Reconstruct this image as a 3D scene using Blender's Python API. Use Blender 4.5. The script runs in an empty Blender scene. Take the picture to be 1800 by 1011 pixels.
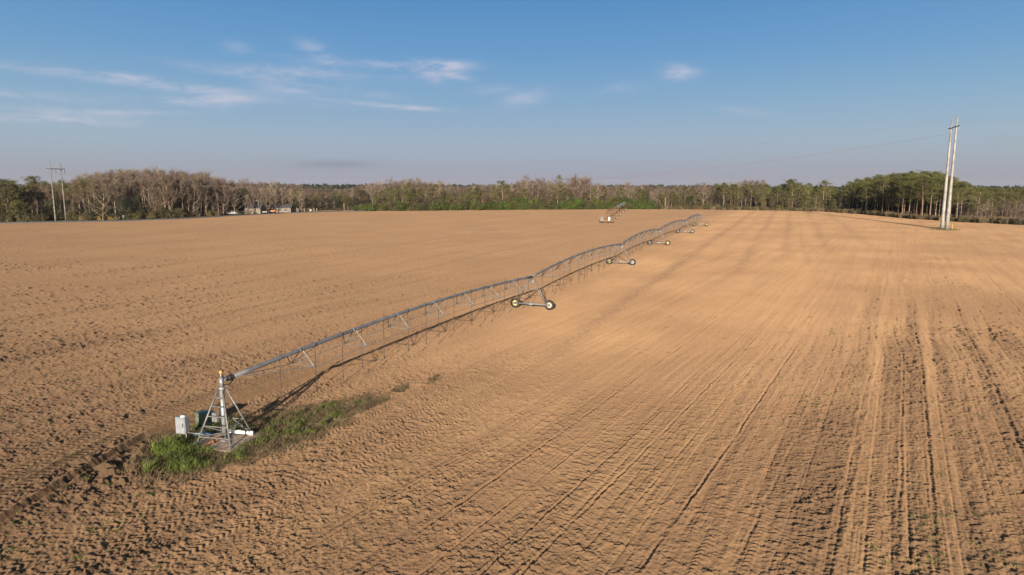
import bpy, math, random
import numpy as np
from mathutils import Vector, Matrix
R = math.radians
C = bpy.context.scene.collection
random.seed(7); rng = np.random.default_rng(7)

# ------------------------------------------------------------------ camera
CAMH = 14.0; PITCH = R(8.53); F = 1200.0
cam = bpy.data.cameras.new('camera'); camo = bpy.data.objects.new('camera', cam); C.objects.link(camo)
cam.lens = 24.0; cam.sensor_width = 36.0; cam.clip_start = 0.5; cam.clip_end = 30000
camo.location = (0, 0, CAMH); camo.rotation_euler = (R(90) - PITCH, 0, 0)
bpy.context.scene.camera = camo
SP, CP = math.sin(PITCH), math.cos(PITCH)

def ground_at(px, py):           # survey helper: where a bearing and dip meets the level field
    v = py - 505.5
    dn = F*SP + v*CP
    return ((px-900)*CAMH/dn, (F*CP - v*SP)*CAMH/dn)
def at(px, Y):                    # ground X on bearing px at distance Y
    return (px-900)/F*(Y*CP + CAMH*SP)
def height(py, Y):
    v = py - 505.5
    return CAMH - (F*SP + v*CP)/(F*CP - v*SP)*Y

# ------------------------------------------------------------------ object helpers
def tag(o, label=None, cat=None, group=None, kind=None):
    if label: o['label'] = label
    if cat: o['category'] = cat
    if group: o['group'] = group
    if kind: o['kind'] = kind
    return o
def empty(name, loc, rz=0.0):
    o = bpy.data.objects.new(name, None); C.objects.link(o)
    o.location = loc; o.rotation_euler = (0, 0, rz); o.empty_display_size = 0.3
    return o

XF = [None]
class MB:
    """collects verts/faces (tris or quads) for one mesh"""
    def __init__(s): s.v = []; s.f = []; s.m = []; s.mi = 0; s.sm = []; s.smooth = False
    def add(s, vs, fs):
        b = len(s.v); s.v.extend([tuple(p) for p in vs])
        for f in fs:
            s.f.append(tuple(b+i for i in f)); s.m.append(s.mi); s.sm.append(s.smooth)
    def box(s, c, d, rz=0.0, bev=0.0):
        x, y, z = d[0]/2, d[1]/2, d[2]/2; cr, sr = math.cos(rz), math.sin(rz)
        if bev <= 0:
            vs = [(sx*x, sy*y, sz*z) for sz in (-1, 1) for sy in (-1, 1) for sx in (-1, 1)]
            fs = [(0,2,3,1), (4,5,7,6), (0,1,5,4), (2,6,7,3), (0,4,6,2), (1,3,7,5)]
        else:
            b = bev
            ring = [(-x+b,-y),(x-b,-y),(x,-y+b),(x,y-b),(x-b,y),(-x+b,y),(-x,y-b),(-x,-y+b)]
            ri = [(px*(1-b/x), py*(1-b/y)) for px, py in ring]
            vs = [(p[0],p[1],-z) for p in ri]+[(p[0],p[1],-z+b) for p in ring]+[(p[0],p[1],z-b) for p in ring]+[(p[0],p[1],z) for p in ri]
            fs = [tuple(range(7,-1,-1)), tuple(range(24,32))]
            for k in range(3):
                for i in range(8):
                    j = (i+1) % 8; fs.append((k*8+i, k*8+j, k*8+8+j, k*8+8+i))
        s.add([(c[0]+p[0]*cr-p[1]*sr, c[1]+p[0]*sr+p[1]*cr, c[2]+p[2]) for p in vs], fs)
    def tube(s, pts, rad, n=8, cap=True):
        pts = [Vector(p) for p in pts]
        if not hasattr(rad, '__len__'): rad = [rad]*len(pts)
        vs = []; up = None
        for i, p in enumerate(pts):
            d = (pts[min(i+1, len(pts)-1)] - pts[max(i-1, 0)]).normalized()
            if up is None:
                up = Vector((0,0,1)) if abs(d.z) < .9 else Vector((1,0,0))
            a = d.cross(up).normalized(); b = a.cross(d).normalized(); up = b
            for k in range(n):
                t = 2*math.pi*k/n
                vs.append(p + (a*math.cos(t) + b*math.sin(t))*rad[i])
        fs = []
        for i in range(len(pts)-1):
            for k in range(n):
                j = (k+1) % n
                fs.append((i*n+k, i*n+j, (i+1)*n+j, (i+1)*n+k))
        if cap:
            fs.append(tuple(range(n-1, -1, -1))); fs.append(tuple((len(pts)-1)*n+k for k in range(n)))
        o = s.smooth; s.smooth = n > 5; s.add(vs, fs); s.smooth = o
    def lathe(s, prof, axis_o, axis='z', n=20):
        """prof: (r, h) pairs, revolved; axis 'z' or 'y'"""
        vs = []
        for r, h in prof:
            for k in range(n):
                t = 2*math.pi*k/n
                if axis == 'z': p = (r*math.cos(t), r*math.sin(t), h)
                else: p = (r*math.cos(t), h, r*math.sin(t))
                vs.append((p[0]+axis_o[0], p[1]+axis_o[1], p[2]+axis_o[2]))
        fs = []
        for i in range(len(prof)-1):
            for k in range(n):
                j = (k+1) % n
                f = (i*n+k, i*n+j, (i+1)*n+j, (i+1)*n+k)
                fs.append(f if axis == 'z' else f[::-1])
        o = s.smooth; s.smooth = True; s.add(vs, fs); s.smooth = o
    def mesh(s, name, mats):
        if XF[0]: s.v = [XF[0](p) for p in s.v]
        me = bpy.data.meshes.new(name); me.from_pydata(s.v, [], s.f)
        for m in (mats if isinstance(mats, (list, tuple)) else [mats]): me.materials.append(m)
        me.polygons.foreach_set('material_index', s.m); me.polygons.foreach_set('use_smooth', s.sm)
        me.update(); return me
    def build(s, name, mats, parent=None):
        o = bpy.data.objects.new(name, s.mesh(name, mats)); C.objects.link(o); o.parent = parent
        return o

def np_mesh(name, V, faces, mat, smooth=False):
    """V (n,3); faces (m,k) array with k = 3 or 4"""
    me = bpy.data.meshes.new(name); V = np.ascontiguousarray(V, dtype=np.float32)
    faces = np.ascontiguousarray(faces, dtype=np.int32); m, k = faces.shape
    me.vertices.add(len(V)); me.vertices.foreach_set('co', V.ravel())
    me.loops.add(m*k); me.loops.foreach_set('vertex_index', faces.ravel())
    me.polygons.add(m); me.polygons.foreach_set('loop_start', np.arange(0, m*k, k, dtype=np.int32))
    me.polygons.foreach_set('loop_total', np.full(m, k, dtype=np.int32))
    if smooth: me.polygons.foreach_set('use_smooth', np.ones(m, dtype=bool))
    me.update(calc_edges=True)
    for mm in (mat if isinstance(mat, (list, tuple)) else [mat]): me.materials.append(mm)
    return me
def attr(me, name, arr):
    a = me.attributes.new(name, 'FLOAT', 'POINT'); a.data.foreach_set('value', np.ascontiguousarray(arr, dtype=np.float32))

# ------------------------------------------------------------------ materials
class NT:
    def __init__(s, tree): s.t = tree; s.n = tree.nodes; s.l = tree.links
    def new(s, typ, **kw):
        nd = s.n.new(typ)
        for k, v in kw.items():
            if k in nd.inputs.keys(): s.set(nd.inputs[k], v)
            else: setattr(nd, k, v)
        return nd
    def set(s, sock, v):
        if isinstance(v, bpy.types.NodeSocket): s.l.new(v, sock)
        else: sock.default_value = v
    def math(s, op, a, b=0.0, c=None, clamp=False):
        nd = s.n.new('ShaderNodeMath'); nd.operation = op; nd.use_clamp = clamp
        s.set(nd.inputs[0], a); s.set(nd.inputs[1], b)
        if c is not None: s.set(nd.inputs[2], c)
        return nd.outputs[0]
    def mix(s, f, a, b):
        nd = s.n.new('ShaderNodeMix'); nd.data_type = 'RGBA'
        s.set(nd.inputs[0], f)
        s.set(nd.inputs[6], a if isinstance(a, bpy.types.NodeSocket) else (*a, 1)[:4])
        s.set(nd.inputs[7], b if isinstance(b, bpy.types.NodeSocket) else (*b, 1)[:4])
        return nd.outputs[2]
    def noise(s, vec, scale, detail=3, rough=.55, dist=0.0):
        nd = s.n.new('ShaderNodeTexNoise'); s.l.new(vec, nd.inputs['Vector'])
        nd.inputs['Scale'].default_value = scale; nd.inputs['Detail'].default_value = detail
        nd.inputs['Roughness'].default_value = rough; nd.inputs['Distortion'].default_value = dist
        return nd.outputs['Fac']
    def ramp(s, v, lo, hi, a=0.0, b=1.0):
        nd = s.n.new('ShaderNodeMapRange'); nd.interpolation_type = 'SMOOTHSTEP'
        s.set(nd.inputs[0], v); nd.inputs[1].default_value = lo; nd.inputs[2].default_value = hi
        nd.inputs[3].default_value = a; nd.inputs[4].default_value = b
        return nd.outputs[0]
    def mapping(s, vec, rz=0.0, scale=(1,1,1), loc=(0,0,0)):
        nd = s.n.new('ShaderNodeMapping'); s.l.new(vec, nd.inputs['Vector'])
        nd.inputs['Rotation'].default_value = (0,0,rz); nd.inputs['Scale'].default_value = scale
        nd.inputs['Location'].default_value = loc
        return nd.outputs[0]

def material(name):
    m = bpy.data.materials.new(name); m.use_nodes = True
    t = NT(m.node_tree); b = m.node_tree.nodes['Principled BSDF']
    return m, t, b
def simple(name, col, rough=.6, metal=0.0, var=.25, scale=6.0, dark=None, bump=0.0, bscale=40., island=0.0, trans=0.0):
    m, t, b = material(name)
    co = t.new('ShaderNodeTexCoord').outputs['Object']
    n = t.noise(co, scale, 4, .6)
    d = dark if dark else tuple(c*(1-var*1.6) for c in col)
    l = tuple(min(1, c*(1+var*.6)) for c in col)
    c = t.mix(t.ramp(n, .3, .7), d, l)
    if island:
        g = t.n.new('ShaderNodeNewGeometry'); oi = t.n.new('ShaderNodeObjectInfo')
        v = t.math('ADD', g.outputs['Random Per Island'], oi.outputs['Random'])
        hsv = t.n.new('ShaderNodeHueSaturation'); t.l.new(c, hsv.inputs['Color'])
        t.l.new(t.math('MULTIPLY_ADD', v, island, 1-island), hsv.inputs['Value'])
        t.l.new(t.math('MULTIPLY_ADD', oi.outputs['Random'], .035, .4825), hsv.inputs['Hue'])
        c = hsv.outputs[0]
    t.l.new(c, b.inputs['Base Color']); b.inputs['Roughness'].default_value = rough
    b.inputs['Metallic'].default_value = metal
    if 'Specular IOR Level' in b.inputs: b.inputs['Specular IOR Level'].default_value = .35
    if bump:
        bp = t.n.new('ShaderNodeBump'); t.l.new(t.noise(co, bscale, 4, .65), bp.inputs['Height'])
        bp.inputs['Distance'].default_value = bump; t.l.new(bp.outputs[0], b.inputs['Normal'])
    return m

GALV = simple('galvanized_steel', (.27,.275,.285), .5, .55, .22, 3.0)
GALVL = simple('bright_galvanized_steel', (.15,.15,.15), .55, .3, .2, 5.0)
PIPE = simple('weathered_pipe_steel', (.155,.162,.18), .55, .3, .18, 1.2)
RUST = simple('rusty_steel', (.20,.095,.055), .8, .1, .35, 4.0)
REDM = simple('faded_red_paint', (.20,.095,.07), .7, .1, .35, 2.0)
TYRE = simple('dusty_tyre_rubber', (.030,.027,.025), .85, 0, .5, 8.0)
RIMY = simple('yellow_rim_paint', (.44,.33,.13), .55, 0, .15, 9.0)
RIMC = simple('cream_rim_paint', (.36,.31,.23), .55, 0, .15, 9.0)
RIMG = simple('grey_rim_metal', (.27,.27,.27), .5, .3, .15, 9.0)
HOSE = simple('dark_hose', (.045,.04,.038), .6, 0, .3)
BLACK = simple('black_rubber', (.02,.02,.022), .6, 0, .3)
WHITE = simple('white_enamel', (.42,.43,.45), .45, 0, .06, 5.0)
PVC = simple('white_plastic_pipe', (.66,.66,.65), .4, 0, .06, 5.0)
CABINET = simple('grey_white_enamel', (.185,.20,.225), .5, 0, .12, 3.0)
GREENBOX = simple('green_cabinet_paint', (.075,.10,.075), .5, 0, .2)
BLUE = simple('blue_paint', (.05,.10,.20), .5, 0, .2)
AMBER = simple('amber_lens', (.50,.20,.02), .3, 0, .1)
CONC = simple('dusty_concrete', (.33,.25,.19), .9, 0, .3, 3.0, bump=.02)
POLEM = simple('weathering_grey_pole', (.235,.22,.205), .6, .1, .22, .6)
POLED = simple('dark_grey_pole', (.14,.13,.125), .7, 0, .25, .8)
ARM = simple('dark_crossarm_steel', (.06,.065,.075), .6, .2, .3)
WIRE = simple('aluminium_conductor', (.15,.145,.14), .5, .3, .1)
INSUL = simple('glass_insulator', (.20,.20,.21), .3, 0, .2, 20)
YEL = simple('yellow_marker_plastic', (.42,.27,.07), .5, 0, .1)
WOODP = simple('weathered_post_wood', (.30,.25,.20), .9, 0, .3, 6)
ASPH = simple('grey_asphalt', (.085,.082,.08), .9, 0, .25, 2.0)
BARK = simple('pale_bark', (.16,.118,.088), .9, 0, .35, 1.5, island=.35)
BARKP = simple('pine_bark', (.22,.145,.105), .9, 0, .4, 2.0, island=.3)
TWIG = simple('bare_twigs', (.118,.084,.062), .9, 0, .3, .5, island=.55)
TWIGP = simple('pale_bare_twigs', (.185,.142,.110), .9, 0, .3, .5, island=.5)
NEEDLE = simple('pine_needles', (.066,.070,.015), .75, 0, .35, .4, island=.6)
NEEDLEB = simple('olive_needles', (.080,.074,.022), .75, 0, .35, .4, island=.6)
OLIVE = simple('olive_leaves', (.070,.062,.025), .75, 0, .35, .4, island=.6)
HEDGEY = simple('yellow_green_leaves', (.078,.084,.018), .7, 0, .4, .35, island=.6)
HEDGE = simple('green_leaves', (.058,.084,.012), .7, 0, .4, .35, island=.6)
BRUSH = simple('dry_brush', (.14,.10,.055), .9, 0, .35, .6, island=.6)
DARKL = simple('shade_dark_leaves', (.014,.018,.009), .75, 0, .35, .4, island=.6)  # leaf colour lowered to put the grove's inner shade into it
GRASSG = simple('green_grass_blades', (.085,.116,.020), .7, 0, .4, 1.6, island=.5)
GRASSD = simple('dry_grass_blades', (.155,.118,.060), .9, 0, .3, 1.4, island=.5)
SIDING = simple('weathered_siding', (.15,.125,.105), .8, 0, .25, .7)
ROOFD = simple('dark_shingles', (.055,.055,.06), .9, 0, .3, 1.0)
GLASS = simple('dark_window_glass', (.03,.035,.045), .15, 0, .2)
ORANGE = simple('orange_machine_paint', (.38,.16,.06), .5, 0, .2)

# ------------------------------------------------------------------ noise (numpy)
def _hash(ix, iy, seed):
    h = (ix.astype(np.int64)*374761393 + iy.astype(np.int64)*668265263 + seed*2147483647) & 0xFFFFFFFF
    h = ((h ^ (h >> 13))*1274126177) & 0xFFFFFFFF
    return ((h ^ (h >> 16)) & 0xFFFF)/65535.0
def noise(x, y, seed=0):
    ix = np.floor(x); iy = np.floor(y); fx = x-ix; fy = y-iy
    ux = fx*fx*(3-2*fx); uy = fy*fy*(3-2*fy)
    a = _hash(ix, iy, seed); b = _hash(ix+1, iy, seed); c = _hash(ix, iy+1, seed); d = _hash(ix+1, iy+1, seed)
    return (a*(1-ux)+b*ux)*(1-uy)+(c*(1-ux)+d*ux)*uy      # 0..1
def fbm(x, y, seed=0, n=3):
    s = 0; a = 1; t = 0
    for i in range(n):
        s = s + a*noise(x*2**i+i*17.3, y*2**i-i*9.1, seed+i); t += a; a *= .5
    return s/t
def sstep(a, b, x):
    t = np.clip((x-a)/(b-a), 0, 1); return t*t*(3-2*t)

# ------------------------------------------------------------------ field outline (field edge, bearing -> distance)
EDGE_PX = [(-900,420),(-300,402),(0,393),(200,389.5),(300,386),(400,380.5),(500,375),(600,372),(750,370.5),(900,369),(1050,368.2),(1200,368),(1350,370),(1450,372.5),
           (1520,377),(1600,385),(1700,391),(1800,396),(2100,404),(2700,420)]
EDGE = [ground_at(*p) for p in EDGE_PX]
EX = np.array([p[0] for p in EDGE_PX], float); EYp = np.array([p[1] for p in EDGE_PX], float)
def edge_dist(px):
    return ground_at(px, float(np.interp(px, EX, EYp)))[1]

# ------------------------------------------------------------------ ground mesh
PIV = np.array([-15.85, 36.05]); AZ = math.atan2(.375, .927)       # machine line
ROW = R(29.5)
def track_profile(d, w, depth):
    return -depth*np.exp(-(d/w)**2*1.6) + depth*.6*(np.exp(-((np.abs(d)-w*1.5)/(w*.5))**2))
def polydist(x, y, pts):
    best = np.full(x.shape, 1e9); al = np.zeros(x.shape); acc = 0
    for (x0, y0), (x1, y1) in zip(pts[:-1], pts[1:]):
        dx, dy = x1-x0, y1-y0; L = math.hypot(dx, dy)
        t = np.clip(((x-x0)*dx+(y-y0)*dy)/L**2, 0, 1)
        d = np.hypot(x-x0-t*dx, y-y0-t*dy); m = d < best
        sgn = np.sign((x-x0)*dy-(y-y0)*dx)
        best = np.where(m, d, best); al = np.where(m, acc+t*L, al); acc += L
        if 'sg' not in locals(): sg = sgn
        else: sg = np.where(m, sgn, sg)
    return best*sg, al
PATCH = [ground_at(*p) for p in [(252,836),(262,800),(300,768),(345,752),(430,738),(520,722),(648,702),(640,716),(585,745),(520,778),(430,806),(345,828)]]
def inpoly(x, y, poly):
    ins = np.zeros(x.shape, bool); n = len(poly)
    for i in range(n):
        x0, y0 = poly[i]; x1, y1 = poly[(i+1) % n]
        c = ((y0 > y) != (y1 > y)) & (x < (x1-x0)*(y-y0)/(y1-y0+1e-12)+x0)
        ins ^= c
    return ins

def relief(x, y, dist):
    s = x*math.sin(ROW)+y*math.cos(ROW); t = x*math.cos(ROW)-y*math.sin(ROW)
    t2 = x*math.cos(AZ)-y*math.sin(AZ); s2 = x*math.sin(AZ)+y*math.cos(AZ)
    left = 1-sstep(-36, -24, t2+0*x)                       # left of the machine line (t2 about -28)
    tw = t + (noise(s*.08, t*.05, 3)-.5)*.8                # wobbling row coordinate
    fade = np.clip(1-(dist-70)/120, .25, 1)
    # roughness map: smooth sandy belt through the middle, rough on both flanks
    smooth = np.exp(-((t+17)/7.5)**2)*sstep(38, 58, y) + .75*np.exp(-((t+12)/6)**2)*sstep(30,60,y)
    rough = .15 + .36*fbm(tw*.45, s*.04, 11, 2) + .45*sstep(-8, 3, t)*(.35+.65*noise(tw*.5, s*.05, 5)) + .24*left + .16*np.exp(-((x+16)/9)**2)*sstep(75,30,y)
    rough = rough*(1-.8*np.clip(smooth, 0, 1))
    heap = np.exp(-(((x+20.3)/2.6)**2+((y-33.0)/3.6)**2)*1.2)
    rough = rough + 1.1*heap
    rough = rough*(.45+.95*fbm(x*.13, y*.13, 21, 2))*(.72+.55*sstep(.25,.75,noise(tw*.9, s*.05, 22)))
    rough = rough*(1-.85*np.exp(-((t-2.95)/.42)**4))*(1-.6*np.exp(-((t+.75)/.45)**4))
    dxp = x-PIV[0]; dyp = y-PIV[1]; nearp = np.exp(-((dxp)**2+(dyp)**2)/9.0)
    h = .14*(fbm(x/45, y/45, 31, 2)-.5)*2 + .04*(fbm(x/9, y/9, 33, 2)-.5)
    # clods
    n1 = noise(x*4.1+noise(x*1.3, y*1.3, 41)*1.2, y*4.1, 42); n2 = noise(x*6.3, y*6.3, 43); n3 = noise(x*12.5, y*12.5, 44)
    n0 = noise(x*2.1, y*2.1, 46)
    cl = np.clip(n1*.55+n2*.45-.42, 0, 1)*2.2
    near = np.clip(1-(dist-80)/140, 0, 1)
    m2 = noise(x*6.4+3, y*6.0, 56); m3 = noise(x*11.5, y*10+2, 57)
    lump = sstep(.66, .76, n1*.6+n0*.4+.08*rough)*.040 + sstep(.62, .73, m2*.72+n0*.28+.08*rough)*.040 + sstep(.60, .74, m3*.8+n0*.2+.06*rough)*.032
    n4 = noise(x*5.1+7, y*2.2*1.0, 48)
    h = h + fade*rough*(.022*cl + .030*(n2-.5) + .022*(n0-.5)) + near*(.35+.85*rough)*(lump*.85*(.45+.9*noise(x*.6, y*.6, 49)) + .030*(n3-.5)) + near*.022*sstep(.66,.74,n4)
    h = h + fade*heap*.34*np.clip(noise(x*2.2, y*2.2, 47)-.45, 0, 1)*2
    wd = sstep(50, 85, dist)*(1-sstep(200, 330, dist))
    f1 = noise(x*1.9, y*1.3, 81); f2 = noise(x*3.9, y*2.3, 82); f3 = noise(x*.9, y*.6, 83)
    h = h + wd*(.25+1.1*rough)*(.085*sstep(.60, .72, f1*.5+f2*.5) + .05*sstep(.66,.76,f3*.4+f1*.6))*(.4+.9*noise(x*.11, y*.11, 84))
    # cross ripples left by the harrow, in strips
    strip = sstep(.42, .62, fbm(tw*.33, s*.035, 51, 2))*(1-.7*left)
    ph = s*2*math.pi/.42 + (noise(s*.7, t*.7, 52)-.5)*11 + (noise(s*2.1, t*2.4, 55)-.5)*4 + t*.9
    h = h + fade*strip*.020*(.6-np.abs(np.sin(ph*.5))**.7)*(.4+1.2*noise(s*.9, t*.5, 53))*(1-.55*np.clip(smooth, 0, 1))
    # fine drill rows along the working direction
    h = h + fade*.008*np.sin(tw*2*math.pi/.75)*(.3+noise(tw*.7, s*.06, 54))
    for sc_, sd_, am in ((1.1, 58, .034), (2.3, 59, .022), (3.9, 50, .014)):
        nn = noise(tw*sc_, s*.022, sd_); h = h - near*am*(1-.6*left)*np.exp(-((nn-.5)/.045)**2)*(.2+1.1*noise(s*.8, t*.8, 60))
    # wheel tracks along the rows
    wob = (noise(s*.05, t*0+2, 61)-.5)*1.2
    trk = np.zeros_like(h)
    for t0, w, dp in [(2.3,.09,.042),(-1.2,.20,.035),(1.0,.09,.035),(-7.2,.09,.055),(-10.9,.09,.045),(-12.2,.08,.040),(-16.0,.10,.065),(-19.0,.08,.035),(-14.1,.07,.035),(-21.2,.08,.035),(-9.2,.07,.03),
                      (6.6,.13,.05),(8.6,.12,.03),(12.4,.14,.045),(15.2,.13,.03),(19.5,.15,.05),(24,.15,.04),(-4.2,.09,.02),(30,.15,.04),(37,.15,.04)]:
        dd = t-t0-wob*.5
        g = track_profile(dd+(noise(s*1.3,0*t+t0,65)-.5)*w*.9, w, dp)*(.15+1.3*noise(s*.5, 0*t+t0, 62))
        h = h + g; trk = np.maximum(trk, np.exp(-(dd/(w*2))**2))
    for t0, w, dp in [(-50,.3,.09),(-57.5,.25,.07),(-64,.3,.08),(-73,.3,.08),(-86,.35,.09),(-101,.35,.09),(-40.5,.2,.05)]:
        dd = t2-t0-wob
        h = h + left*track_profile(dd, w, dp)*(.35+1.0*noise(s2*.25, 0*t+t0, 63))
    # lugged tyre prints
    for t0 in (-25.5, -27.5, -22.9, -34.0, -35.9, -5.6, -3.9, .1, 5.1):
        dd = t-t0-wob*.3; m = np.exp(-(dd/(.27 if t0 < -10 else .19))**6)*(1 if t0 < -10 else .7)
        m = m*np.clip(1-(dist-45)/25, 0, 1)
        lug = np.sin((s + np.abs(dd)*.9 + (noise(s*1.7,t*2,67)-.5)*.12)*2*math.pi/.31)
        m = m*sstep(.22, .55, noise(s*.55, dd*0+t0, 66)); h = h*(1-.55*m) + m*(-.022+.020*np.clip(lug*1.6, -1, 1))
    # tracks that loop past the pivot on the left
    for off, w, dp in [(0,.26,.22),(-1.9,.26,.14),(-3.6,.2,.09)]:
        pts = [(-22+off,18),(-21.9+off,24.5),(-21.3+off,30.5),(-20.6+off*.9,37.0),(-18.6+off*.8,42.5),(-14.5+off*.8,50.5),(-9+off*.7,60.0)]
        dd, al = polydist(x, y, pts)
        en = np.clip((62-y)/10, 0, 1); h = h*(1-.65*en*np.exp(-(dd/.55)**4))
        h = h + en*track_profile(dd, w, dp)*(.7+.5*noise(al*.5, 0*al+off, 64))
        if off < 0:
            m = np.exp(-(dd/.25)**6)*en
            h = h*(1-.5*m)+m*.022*np.clip(np.sin((al+np.abs(dd)*.9)*2*math.pi/.36)*2, -1, 1)
    # drive wheel ruts: circles about the pivot
    rr = np.hypot(dxp, dyp); RAD = [0, 44.5, 91.2, 134.6, 178.3, 217.7]
    for k in range(1, 6):
        m = np.clip(1-np.abs(rr-RAD[k])/3, 0, 1)
        h = h + track_profile(rr-RAD[k], .3, .05)*.6
    h = h*(1-.8*nearp)
    streak = np.zeros_like(h)
    for t0, wd, am, ya in [(-17.8,1.3,1.0,52),(-7.4,1.3,.8,110),(-.2,1.4,.8,130),(8.5,1.5,.6,140),(18,1.6,.5,150),(-12.5,.9,.35,120),(3.5,.8,.35,120),(-57,.7,1,30),(-50,.6,.7,30),(-64,.8,.8,40),(-73,.9,.9,40),(-86,1,.9,50),(-101,1.2,.9,50),(-120,1.6,.8,60),(-142,1.8,.8,60),(-168,2,.7,60),(-27,1.5,.35,60)]:
        streak = np.maximum(streak, am*(.35+.8*noise(s*.06, t*.2, 68))*np.exp(-((t2-t0-wob*.5)/(wd*.8))**2)*sstep(ya-8, ya+14, y))
    return h, rough*np.clip(1-(dist-45)/110, .22, 1), heap, left, streak

def build_ground():
    na = 1280
    a_d = np.linspace(-R(41), R(41), na)
    a_c = np.concatenate([np.linspace(R(41), R(95), 300)[1:], np.linspace(R(95), R(265), 60)[1:-1], np.linspace(R(265), R(319), 300)[:-1]])
    ang = np.concatenate([a_d, a_c]); A = len(ang)
    rr = [6.0, 10.0, 14.0, 17.0]
    r = 19.0
    while r < 520: rr.append(r); r *= 1+ (.0017 if r < 50 else .0021+.0019*min(1,(r-60)/120))
    while r < 2900: rr.append(r); r *= 1.05
    rr = np.array(rr); Nn = len(rr)
    Rg, Ag = np.meshgrid(rr, ang, indexing='ij')
    x = (Rg*np.sin(Ag)).ravel(); y = (Rg*np.cos(Ag)).ravel(); d = Rg.ravel()
    h, rough, heap, left, strip = relief(x, y, d)
    # outside the field the relief calms down
    z = np.maximum(CP*y+CAMH*SP, 1e-3)
    px = 900+F*x/z; ey = np.interp(px, EX, EYp); v = ey-505.5
    dn = F*SP+v*CP; Yf = (F*CP-v*SP)*CAMH/dn
    Yf = Yf + (fbm(x/6, y/6, 71, 2)-.5)*3.0
    field = np.where(y > 0, sstep(-2.2, 1.2, Yf-y), 1.0)
    h = h*field + (1-field)*(.3*(fbm(x/14, y/14, 77, 2)-.5) - .10)
    grassy = inpoly(x, y, PATCH).astype(float)
    # far country: long swells
    h = np.where(d > 1200, h - (d-1200)*.0008, h)
    V = np.stack([x, y, h], 1)
    V = np.vstack([V, [[0, 0, 0]]])
    i = np.arange(Nn-1)[:, None]*A; j = np.arange(A)[None, :]; jn = (j+1) % A
    q = np.stack([(i+j), (i+jn), (i+A+jn), (i+A+j)], -1).reshape(-1, 4)
    me = np_mesh('field', V, q[:, ::-1], SOIL, True)
    one = lambda a: np.append(a, a[0])
    attr(me, 'rough', one(rough)); attr(me, 'field', one(field)); attr(me, 'heap', one(heap)); attr(me, 'leftside', one(left)); attr(me, 'grassy', one(grassy)); attr(me, 'streak', one(strip))
    o = bpy.data.objects.new('field', me); C.objects.link(o)
    tag(o, 'ploughed sandy field with wheel tracks and harrow ripples running to the tree line', 'field', kind='structure')
    return o

SOIL, t, b = material('tilled_sandy_soil')
co = t.new('ShaderNodeTexCoord').outputs['Object']
A_ = lambda nm: (lambda n: n.outputs['Fac'])(t.new('ShaderNodeAttribute', attribute_name=nm))
rough_a, field_a, left_a, heap_a, grassy_a = A_('rough'), A_('field'), A_('leftside'), A_('heap'), A_('grassy')
rowv = t.mapping(co, rz=ROW, scale=(1,1,1))
stv = t.mapping(rowv, scale=(1, .045, 1))
st2 = t.mapping(t.mapping(co, rz=AZ), scale=(1, .05, 1))
bandn = t.noise(stv, .55, 4, .6, .3); band2 = t.noise(stv, .16, 3, .55); bandl = t.noise(st2, .22, 4, .6)
big = t.noise(co, .045, 4, .6); mid = t.noise(co, .5, 4, .6); fine = t.noise(co, 4.0, 5, .7); speck = t.noise(t.mapping(rowv, scale=(1,.6,1)), 5.0, 4, .8)
sand = (.222,.138,.076); tan_ = (.172,.105,.058); brown = (.108,.066,.041); red = (.060,.038,.028)
c = t.mix(t.ramp(big, .32, .68), tan_, sand)
c = t.mix(t.math('MULTIPLY', t.ramp(bandn, .48, .66), .18), c, brown)
c = t.mix(t.math('MULTIPLY', t.ramp(band2, .48, .64), .25), c, (.155,.088,.055))
c = t.mix(t.math('MULTIPLY', t.ramp(fine, .42, .7), .30), c, brown)
rg = t.ramp(rough_a, .25, .95)
c = t.mix(t.math('MULTIPLY', rg, t.ramp(mid, .42, .62)), c, t.mix(.55, c, brown))
trash = t.math('MULTIPLY', t.ramp(speck, .56, .68), t.math('MULTIPLY_ADD', rg, .80, .16))
c = t.mix(trash, c, red)
linen = t.noise(t.mapping(rowv, scale=(1,.015,1)), 1.25, 3, .75)
c = t.mix(t.math('MULTIPLY', t.math('MULTIPLY', t.ramp(linen, .50, .53), t.ramp(linen, .60, .55)), .26), c, brown)
sk_n = t.noise(t.mapping(rowv, scale=(1,.45,1)), 2.4, 5, .85)
c = t.mix(t.math('MULTIPLY', A_('streak'), t.ramp(sk_n, .42, .58, .12, .78)), c, (.078,.050,.036))
speck2 = t.noise(t.mapping(rowv, scale=(1,.7,1)), 1.7, 5, .8)
c = t.mix(t.math('MULTIPLY', t.ramp(speck2, .58, .68), t.math('MULTIPLY_ADD', rg, .55, .30)), c, brown)
c = t.mix(t.math('MULTIPLY', left_a, .60), c, (.108,.067,.041))
c = t.mix(t.math('MULTIPLY', t.ramp(rough_a, .08, .85), .58), c, (.086,.054,.034))
c = t.mix(t.math('MULTIPLY', heap_a, .55), c, (.075,.050,.033))
lw = t.math('MULTIPLY', left_a, t.ramp(bandl, .5, .68))
c = t.mix(t.math('MULTIPLY', lw, .35), c, (.125,.085,.050))
greenish = t.math('MULTIPLY', t.ramp(t.noise(co, 1.7, 5, .75), .62, .74), t.math('MULTIPLY', t.ramp(t.noise(co, .06, 2, .5), .45, .65), .30))
c = t.mix(greenish, c, (.07,.075,.028))
c = t.mix(t.math('MULTIPLY', grassy_a, .8), c, (.06,.05,.028))
litter = t.mix(t.ramp(t.noise(co, .35, 5, .7), .35, .65), (.07,.052,.030), (.15,.105,.06))
c = t.mix(field_a, litter, c)
t.l.new(c, b.inputs['Base Color']); b.inputs['Roughness'].default_value = 1.0
b.inputs['Specular IOR Level'].default_value = .08; b.inputs['Diffuse Roughness'].default_value = 1.0
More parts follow.
